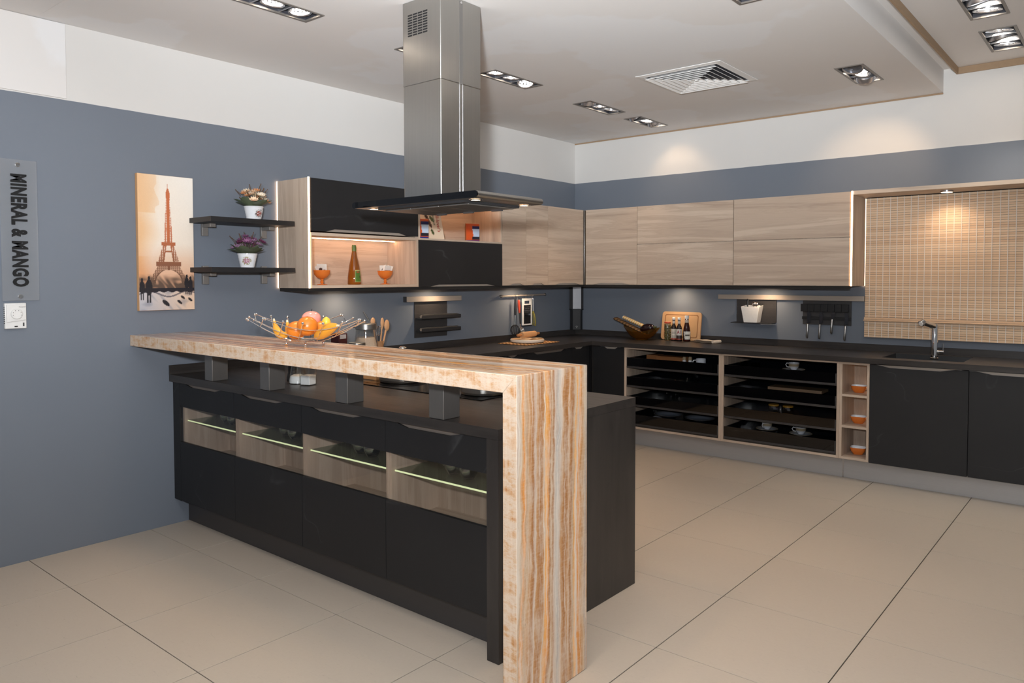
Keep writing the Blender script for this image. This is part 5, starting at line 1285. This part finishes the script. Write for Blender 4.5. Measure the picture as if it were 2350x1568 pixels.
add('fruit', MB().lathe([(max(1e-5, 0.047 * math.sin(math.pi * i / 18) ** 0.92), 0.037 - 0.036 * math.cos(math.pi * i / 18) - (0.006 if i == 18 else 0.0)) for i in range(19)], 28), plain('pink_skin', (226, 152, 140), 0.15), t, world=False, smooth=True)
add('stem', MB().tube([(0, 0, 0.066), (0.003, 0.002, 0.084)], 0.0015, 6), MT['dark_in'], t, world=False)
ymat = plain('banana_skin', (220, 156, 52), 0.35, var=0.12, scale=18)
def banana(loc, pts, label, nm='banana', rs=None):
    t = thing(nm, label, nm, loc, 0, 'fruit in the wire basket')
    rs = rs or [0.006, 0.009, 0.018, 0.021, 0.020, 0.015, 0.006]
    add('skin', MB().tube(pts, rs, 12), ymat, t, world=False, smooth=True)
    add('tip', MB().tube([pts[0], tuple(Vector(pts[0]) + (Vector(pts[0]) - Vector(pts[1])).normalized() * 0.012)], [0.006, 0.004], 8), plain('banana_tip', (222, 206, 176), 0.6), t, world=False, smooth=True)
banana(B + Vector((-0.112, -0.072, 0.034)), [(-0.03, -0.005, 0.082), (-0.028, -0.003, 0.066), (-0.02, 0.0, 0.042), (-0.005, 0.004, 0.022), (0.018, 0.008, 0.012), (0.042, 0.01, 0.016), (0.056, 0.01, 0.028)], 'banana standing with its stem up at the side of the oranges')
banana(B + Vector((-0.105, -0.02, 0.034)), [(-0.012, 0.0, 0.074), (-0.010, 0.0, 0.062), (-0.002, 0.0, 0.045), (0.008, 0.0, 0.028), (0.022, 0.004, 0.018), (0.04, 0.008, 0.018), (0.05, 0.01, 0.022)], 'shorter banana tucked behind the standing one')
banana(B + Vector((0.175, -0.03, 0.045)), [(0.12, 0.0, 0.062), (0.108, 0.0, 0.060), (0.075, 0.0, 0.052), (0.035, 0.0, 0.036), (0.0, 0.0, 0.020), (-0.03, 0.0, 0.008), (-0.05, 0.0, 0.0)], 'long yellow pepper pointing out of the basket', 'yellow_pepper', [0.008, 0.014, 0.024, 0.029, 0.027, 0.02, 0.008])
t = thing('lemon', 'small yellow lemon peeking out behind the highest orange', 'lemon', B + Vector((0.145, 0.02, 0.09)), 0, 'fruit in the wire basket')
add('fruit', MB().lathe([(1e-5, 0.0), (0.006, 0.004), (0.018, 0.014), (0.021, 0.028), (0.016, 0.042), (0.006, 0.050), (1e-5, 0.053)], 20), plain('lemon_skin', (238, 190, 66), 0.35), t, world=False, smooth=True)

# ================================================================== niche things
def goblet(loc, label, seed):
    t = thing('sundae_goblet', label, 'goblet', loc, 0, 'orange goblets in the niche')
    add('bowl', MB().lathe([(1e-5, 0.040), (0.012, 0.041), (0.034, 0.050), (0.052, 0.072), (0.057, 0.100), (0.055, 0.100), (0.049, 0.074), (0.032, 0.054), (1e-5, 0.046)], 32), MT['orange'], t, world=False, smooth=True)
    add('stem', MB().lathe([(0.010, 0.006), (0.008, 0.012), (0.013, 0.020), (0.008, 0.028), (0.013, 0.0405)], 20, closed=False), MT['orange'], t, world=False, smooth=True)
    add('foot', MB().lathe([(1e-5, 0.0005), (0.036, 0.0005), (0.037, 0.003), (0.012, 0.0065), (1e-5, 0.007)], 28), MT['orange'], t, world=False, smooth=True)
    rnd = random.Random(seed)
    for k in range(6):
        a = rnd.uniform(0, 6.28); tl_ = rnd.uniform(0.15, 0.5)
        def pc(co, k=k):
            q = math.hypot(co.x - 0.006, co.z - 0.038)
            if k % 3 == 0 and q < 0.012: return lin((70, 48, 36))
            if k % 3 == 1 and 0.02 < co.z < 0.034: return lin((110, 60, 44))
            return lin((226, 220, 210))
        m_ = MB().grid(10, 14, lambda u, v: (-0.022 + 0.044 * u, 0.003 * math.sin(u * 3 + v * 2), 0.07 * v))
        me = m_.mesh('sugar_packet', vcol=pc); me.materials.append(MT['vcol'])
        o = add('sugar_packet', me, MT['vcol'], t, world=False, loc=(0.018 * math.cos(a), 0.018 * math.sin(a), 0.072), rot=(tl_ * math.cos(a * 2), rnd.uniform(-0.5, 0.5), R(58) + rnd.uniform(-0.6, 0.6)))
ZN = Z0 + 0.0195
goblet((0.19, -3.26, ZN), 'orange sundae goblet of sugar packets beside the lit strip', 2)
goblet((0.19, -2.70, ZN), 'orange sundae goblet of packets deeper inside the niche', 6)
t = thing('oil_bottle', 'tall amber oil bottle with green label in the niche', 'bottle', (0.19, -2.985, ZN))
oilm = plain('amber_oil', (150, 82, 18), 0.08); oilm.node_tree.nodes['Principled BSDF'].inputs['Transmission Weight'].default_value = 0.25
add('bottle', MB().lathe([(1e-5, 0.001), (0.044, 0.001), (0.047, 0.006), (0.046, 0.05), (0.036, 0.13), (0.021, 0.20), (0.015, 0.235), (0.0145, 0.262), (1e-5, 0.262)], 28), oilm, t, world=False, smooth=True)
add('neck_foil', MB().lathe([(0.0155, 0.236), (0.0158, 0.264), (0.014, 0.280), (1e-5, 0.281)], 20), plain('green_foil', (92, 110, 42), 0.4), t, world=False, smooth=True)
ca = R(-30) + 0.55
m_ = MB().grid(14, 20, lambda u, v: ((0.0478 - 0.006 * v ** 1.5) * math.cos(ca + (u - 0.5) * 1.15), (0.0478 - 0.006 * v ** 1.5) * math.sin(ca + (u - 0.5) * 1.15), 0.018 + 0.085 * v))
def olb(co):
    v = (co.z - 0.018) / 0.085; a = (math.atan2(co.y, co.x) - ca) / 0.575
    if abs(a) > 0.86 or v < 0.05 or v > 0.94: return lin((188, 176, 110))
    if 0.76 < v < 0.86 and abs(a) < 0.5: return lin((176, 60, 40))
    return lin((74, 112, 34)) if not (0.3 < v < 0.5 and a > 0.2) else lin((50, 80, 30))
add('label_paper', m_, MT['vcol'], t, world=False, smooth=True, vcol=olb)
# cookbooks and packets on the open shelf
ZS = 1.7855
def book_cover(u, v):
    # cream cover with chillies and a red title strip running down
    c = (226, 204, 178)
    for (bx, by, bl_, ba, col) in ((0.42, 0.62, 0.16, -1.0, (70, 44, 26)), (0.52, 0.42, 0.13, -1.1, (86, 50, 30)), (0.38, 0.78, 0.10, -0.7, (196, 96, 62)), (0.62, 0.55, 0.11, -0.8, (96, 104, 60)), (0.58, 0.20, 0.09, -1.2, (74, 82, 48)), (0.36, 0.35, 0.15, -1.1, (206, 150, 104))):
        dx, dy = u - bx, v - by; a = dx * math.cos(ba) + dy * math.sin(ba); b = -dx * math.sin(ba) + dy * math.cos(ba)
        if (a / bl_) ** 2 + (b / 0.05) ** 2 < 1: c = col
    return c
def cookbook(loc, rz, lean, w, h, label, fn, title):
    t = thing('cookbook', label, 'book', loc, rz, 'books on the open shelf')
    mm = Matrix.Rotation(lean, 4, 'Y')
    add('block', MB().box(-0.010, 0.0, -w / 2, w / 2, 0.001, h).move(mm), plain('book_pages', (222, 206, 186), 0.6), t, world=False, bevel=0.001)
    add('cover_print', MB().grid(40, 50, lambda u, v: (0.0006, -w / 2 + w * u, 0.001 + (h - 0.001) * v)).move(mm), MT['vcolg'], t, world=False, vcol=lambda co: lin(fn((co.y + w / 2) / w, (math.hypot(co.x, co.z)) / h)))
    for (tx_, sz, off, colr) in title:
        m_ = text_mb(tx_, sz, 0.9, 0.0006, 0.0002).move(mm @ Matrix.Translation((0.0012, off, h * 0.52)) @ Matrix(((0, 0, 1, 0), (0, 1, 0, 0), (-1, 0, 0, 0), (0, 0, 0, 1))))
        add('title_text', m_, plain('title_ink', colr, 0.5), t, world=False)
cookbook((0.275, -2.305, ZS), R(-12), R(-16), 0.235, 0.30, 'cream cookbook with chillies and a red title on open shelf', book_cover, (("Chilli-lover's", 0.042, 0.080, (176, 64, 48)), ('cookbook', 0.022, 0.045, (78, 96, 62))))
cookbook((0.165, -2.435, ZS), R(-6), R(-14), 0.13, 0.29, 'second cookbook with orange food photo behind the first', lambda u, v: (200, 120, 70) if (u - 0.5) ** 2 + (v - 0.55) ** 2 < 0.06 else ((120, 56, 40) if 0.7 < v < 0.9 and u > 0.45 else (222, 196, 164)), ())
def packet(loc, rz, label):
    t = thing('snack_packet', label, 'packet', loc, rz, 'orange packets on the open shelf')
    def pf_(co):
        u, v = (co.y + 0.058) / 0.116, co.z / 0.145
        if v < 0.09: return lin((44, 40, 120))
        if u > 0.42 and 0.72 < v < 0.88: return lin((36, 32, 84))
        if u > 0.45 and 0.75 < v < 0.85: return lin((226, 180, 60))
        if u > 0.45 + 0.2 * (0.7 - v) and 0.28 < v < 0.72: return lin((190, 204, 226))
        if u > 0.45 and 0.1 < v < 0.28: return lin((38, 32, 44))
        return lin((206, 84, 30))
    m_ = MB().grid(24, 30, lambda u, v: (0.018 + 0.006 * math.sin(math.pi * u) * math.sin(math.pi * v), -0.058 + 0.116 * u, 0.145 * v))
    add('front_print', m_, MT['vcolg'], t, world=False, smooth=True, vcol=pf_)
    add('pouch', MB().prism([(-0.016, 0.0005), (0.0175, 0.0005), (0.0175, 0.143), (0.0, 0.150), (-0.004, 0.150), (-0.016, 0.12)], lambda u, v, q: (u, q, v), -0.0578, 0.0578), plain('pouch_foil', (170, 96, 44), 0.3), t, world=False)
packet((0.30, -2.445, ZS), R(-20), 'orange and blue snack packet standing before the cookbooks')
packet((0.23, -1.80, ZS), R(-25), 'orange and blue snack packet standing alone on the open shelf')

# ================================================================== orange bowls in the narrow unit
def oven_dish(loc, label):
    t = thing('orange_bowl', label, 'bowl', loc, R(8), 'orange bowls in the niches')
    def shape(mb, w0, d0, w1, d1, h, up_, th=0.0):
        n = 28; vs = []
        for k, (w, d, z) in enumerate(((w0 * 0.9, d0 * 0.9, 0.0), (w0, d0, 0.004), ((w0 + 2 * w1) / 3, (d0 + 2 * d1) / 3, h * 0.5), (w1, d1, h))):
            for i in range(n):
                a = 2 * math.pi * i / n; c, s = math.cos(a), math.sin(a); e = 0.5
                vs.append((math.copysign(abs(c) ** e, c) * w, math.copysign(abs(s) ** e, s) * d, z + up_))
        fs = [(k * n + i, k * n + (i + 1) % n, (k + 1) * n + (i + 1) % n, (k + 1) * n + i) for k in range(3) for i in range(n)]
        fs.append(tuple(range(n - 1, -1, -1)))
        return mb.add(vs, fs)
    add('outside', shape(MB(), 0.034, 0.030, 0.056, 0.048, 0.052, 0.0005), MT['orange'], t, world=False, smooth=True)
    add('glaze_inside', shape(MB(), 0.032, 0.028, 0.0535, 0.0455, 0.050, 0.0035), MT['china'], t, world=False, smooth=True)
for (z, lb) in ((0.634, 'orange bowl with white inside in the top niche'), (0.405, 'orange bowl with white inside in the middle niche'), (0.1735, 'orange bowl with white inside in the bottom niche')):
    oven_dish((2.886, -0.455, z), lb)

# ================================================================== drawer contents
def cup_paint(co, h):
    a = math.atan2(co.y, co.x)
    if 0.58 * h < co.z < 0.84 * h: return lin((92, 86, 84)) if int(a * 9) % 3 == 0 and 0.66 * h < co.z < 0.76 * h else lin((176, 160, 132))
    return lin((222, 226, 234))
def teacup(loc, label, saucer=True, rz=0.0, h=0.058):
    t = thing('teacup', label, 'cup', loc, rz, 'patterned cups in the drawers')
    z = 0.008 if saucer else 0.0
    add('cup', MB().lathe([(1e-5, 0.001), (0.020, 0.001), (0.022, 0.006), (0.034, 0.022), (0.038, 0.034), (0.040, 0.045), (0.041, h), (0.039, h), (0.035, 0.03), (1e-5, 0.012)], 28), MT['vcolg'], t, world=False, smooth=True, vcol=lambda co: cup_paint(co, h), loc=(0, 0, z))
    add('handle', MB().tube([(-0.039, 0, h - 0.010), (-0.055, 0, h - 0.006), (-0.064, 0, h - 0.020), (-0.055, 0, h - 0.036), (-0.036, 0, h - 0.038)], 0.0035, 8), MT['china'], t, world=False, smooth=True, loc=(0, 0, z))
    if saucer:
        s = thing('saucer', 'patterned saucer under the ' + label.replace('patterned ', '').replace('white ', ''), 'saucer', loc, 0, 'patterned saucers in the drawers')
        add('plate', MB().lathe([(1e-5, 0.0005), (0.03, 0.0005), (0.05, 0.004), (0.086, 0.014), (0.085, 0.0155), (0.05, 0.007), (1e-5, 0.006)], 36), MT['vcolg'], s, world=False, smooth=True, vcol=lambda co: lin((178, 164, 140)) if math.hypot(co.x, co.y) > 0.07 else lin((222, 226, 234)))
fz = [b0 + 0.0145 for b0, b1 in DR]
y_ = -0.40
def shaker(x, label, h):
    t = thing('spice_shaker', label, 'shaker', (x, -0.42, fz[0]), 0, 'small shakers in the top drawer')
    add('body', MB().lathe([(1e-5, 0.001), (0.021, 0.001), (0.022, 0.01), (0.016, h * 0.62), (0.014, h * 0.7), (1e-5, h * 0.7)], 20), MT['china'], t, world=False, smooth=True)
    add('top', MB().lathe([(0.0145, h * 0.705), (0.017, h * 0.74), (0.016, h * 0.92), (0.010, h), (1e-5, h)], 20), MT['vcolg'], t, world=False, smooth=True, vcol=lambda co: lin((170, 150, 120)))
shaker(1.450, 'small china shaker with banded top in the top drawer', 0.098)
shaker(1.505, 'slightly taller china shaker beside the mug in the top drawer', 0.102)
t = thing('china_mug', 'white mug with patterned band in the top drawer', 'mug', (1.605, -0.42, fz[0]))
add('cup', MB().lathe([(1e-5, 0.001), (0.039, 0.001), (0.041, 0.006), (0.041, 0.092), (0.039, 0.092), (0.038, 0.01), (1e-5, 0.009)], 28), MT['vcolg'], t, world=False, smooth=True, vcol=lambda co: cup_paint(co, 0.092))
add('handle', MB().tube([(-0.035, -0.024, 0.080), (-0.052, -0.036, 0.078), (-0.058, -0.040, 0.055), (-0.050, -0.034, 0.030), (-0.034, -0.023, 0.026)], 0.0045, 8), MT['china'], t, world=False, smooth=True)
for k, (a, b, yy, lb) in enumerate(((1.05, 1.165, -0.36, 'short wooden board leaning in the top drawer'), (1.17, 1.43, -0.40, 'long wooden board in the top drawer beside the shakers'))):
    t = thing('wooden_board', lb, 'board', ((a + b) / 2, yy, fz[0]), 0, 'wooden boards in the drawers')
    add('board', MB().box(a, b, yy - 0.012, yy + 0.10, fz[0] + 0.0005, fz[0] + 0.088), plain('board_wood', (150, 98, 56), 0.55), t, bevel=0.003)
t = thing('glass_dish', 'long clear glass serving dish in the second drawer', 'dish', (1.38, -0.36, fz[1]))
def dish(u, v):
    a = 2 * math.pi * u; e = 0.6; c, s = math.cos(a), math.sin(a)
    return (math.copysign(abs(c) ** e, c) * (0.13 + 0.06 * v), math.copysign(abs(s) ** e, s) * (0.07 + 0.03 * v), 0.001 + 0.088 * v)
add('dish', MB().grid(36, 6, dish), MT['glass'], t, world=False, smooth=True)
add('dish_floor', MB().lathe([(1e-5, 0.002), (0.12, 0.002)], 30, sy=0.55), MT['glass'], t, world=False)
for k, x in enumerate((1.285, 1.372)):
    lb = ['clear glass tumbler in the third drawer, nearer the corner', 'clear glass tumbler in the third drawer, nearer the sink'][k]
    t = thing('glass_tumbler', lb, 'glass', (x, -0.42, fz[2]), 0, 'tumblers in the drawers')
    add('glass', MB().lathe([(1e-5, 0.001), (0.026, 0.001), (0.030, 0.03), (0.032, 0.10), (0.030, 0.10), (0.028, 0.03), (1e-5, 0.008)], 24), MT['glass'], t, world=False, smooth=True)
for k, x in enumerate((1.27, 1.57)):
    t = thing('dinner_plate', ['patterned dinner plate in the bottom drawer, partly behind the island', 'patterned dinner plate in the bottom drawer, fully in view'][k], 'plate', (x, -0.36, fz[3]), 0, 'dinner plates in the bottom drawer')
    add('plate', MB().lathe([(1e-5, 0.060), (0.075, 0.060), (0.085, 0.064), (0.130, 0.078), (0.129, 0.080), (0.083, 0.067), (1e-5, 0.063)], 48), MT['vcolg'], t, world=False, smooth=True, vcol=lambda co: lin((92, 88, 86)) if math.hypot(co.x, co.y) > 0.1 else lin((176, 186, 204)))
    add('stand', MB().lathe([(1e-5, 0.0005), (0.06, 0.0005), (0.06, 0.0595), (1e-5, 0.0595)], 24), MT['dglass'], t, world=False)
# second unit
for k, x in enumerate((1.985, 2.085)):
    t = thing('amber_tumbler', ['smoky tumbler in the top drawer, nearer the corner', 'smoky tumbler in the top drawer, nearer the teacup'][k], 'glass', (x, -0.42, fz[0]), 0, 'tumblers in the drawers')
    add('glass', MB().lathe([(1e-5, 0.001), (0.034, 0.001), (0.036, 0.09), (0.034, 0.09), (0.032, 0.008), (1e-5, 0.007)], 24), clear('smoky_glass', (0.5, 0.46, 0.36), 1.3), t, world=False, smooth=True)
def riser(x, y, z, h, label):
    t = thing('riser', label, 'stand', (x, y, z), 0, 'black stands in the drawers')
    add('block', MB().box(x - 0.075, x + 0.075, y - 0.06, y + 0.06, z + 0.0003, z + h), MT['dglass'], t, bevel=0.002)
riser(2.385, -0.40, fz[0], 0.045, 'black stand under the teacup in the top drawer')
teacup((2.385, -0.40, fz[0] + 0.0455), 'patterned white teacup in the top drawer')
t = thing('wooden_board', 'pale wooden tray lying in the second drawer', 'board', (2.41, -0.40, fz[1]), 0, 'wooden boards in the drawers')
add('board', MB().box(2.20, 2.62, -0.46, -0.30, fz[1] + 0.06, fz[1] + 0.083), plain('tray_wood', (128, 104, 80), 0.5), t, bevel=0.003)
add('foot', MB().box(2.24, 2.58, -0.44, -0.32, fz[1] + 0.0005, fz[1] + 0.0598), MT['dglass'], t)
for k, x in enumerate((2.235, 2.350)):
    t = thing('glass_jar', ['round glass jar with yellow lid, nearer the corner', 'round glass jar with yellow lid, nearer the orange bowls'][k], 'jar', (x, -0.42, fz[2]), 0, 'jars in the third drawer')
    add('glass', MB().lathe([(1e-5, 0.001), (0.034, 0.001), (0.040, 0.012), (0.041, 0.07), (0.036, 0.092)], 24), MT['glass'], t, world=False, smooth=True)
    add('lid', MB().lathe([(0.037, 0.0925), (0.040, 0.094), (0.040, 0.104), (0.038, 0.106), (1e-5, 0.106)], 24), plain('yellow_lid', (176, 130, 44), 0.4), t, world=False, smooth=True)
t = thing('glass_cruet', 'small clear glass cruet between the two lidded jars', 'cruet', (2.292, -0.42, fz[2]))
add('glass', MB().lathe([(1e-5, 0.001), (0.018, 0.001), (0.019, 0.04), (0.009, 0.07), (0.008, 0.10), (1e-5, 0.104)], 18), MT['glass'], t, world=False, smooth=True)
riser(2.175, -0.40, fz[3], 0.055, 'black stand under the teacup nearer the corner')
riser(2.445, -0.40, fz[3], 0.050, 'black stand under the teacup nearer the orange bowls')
teacup((2.175, -0.40, fz[3] + 0.0555), 'patterned white teacup with handle forward in the bottom drawer', True, R(75))
teacup((2.445, -0.40, fz[3] + 0.0505), 'patterned white teacup with handle sideways in the bottom drawer', True, R(20))
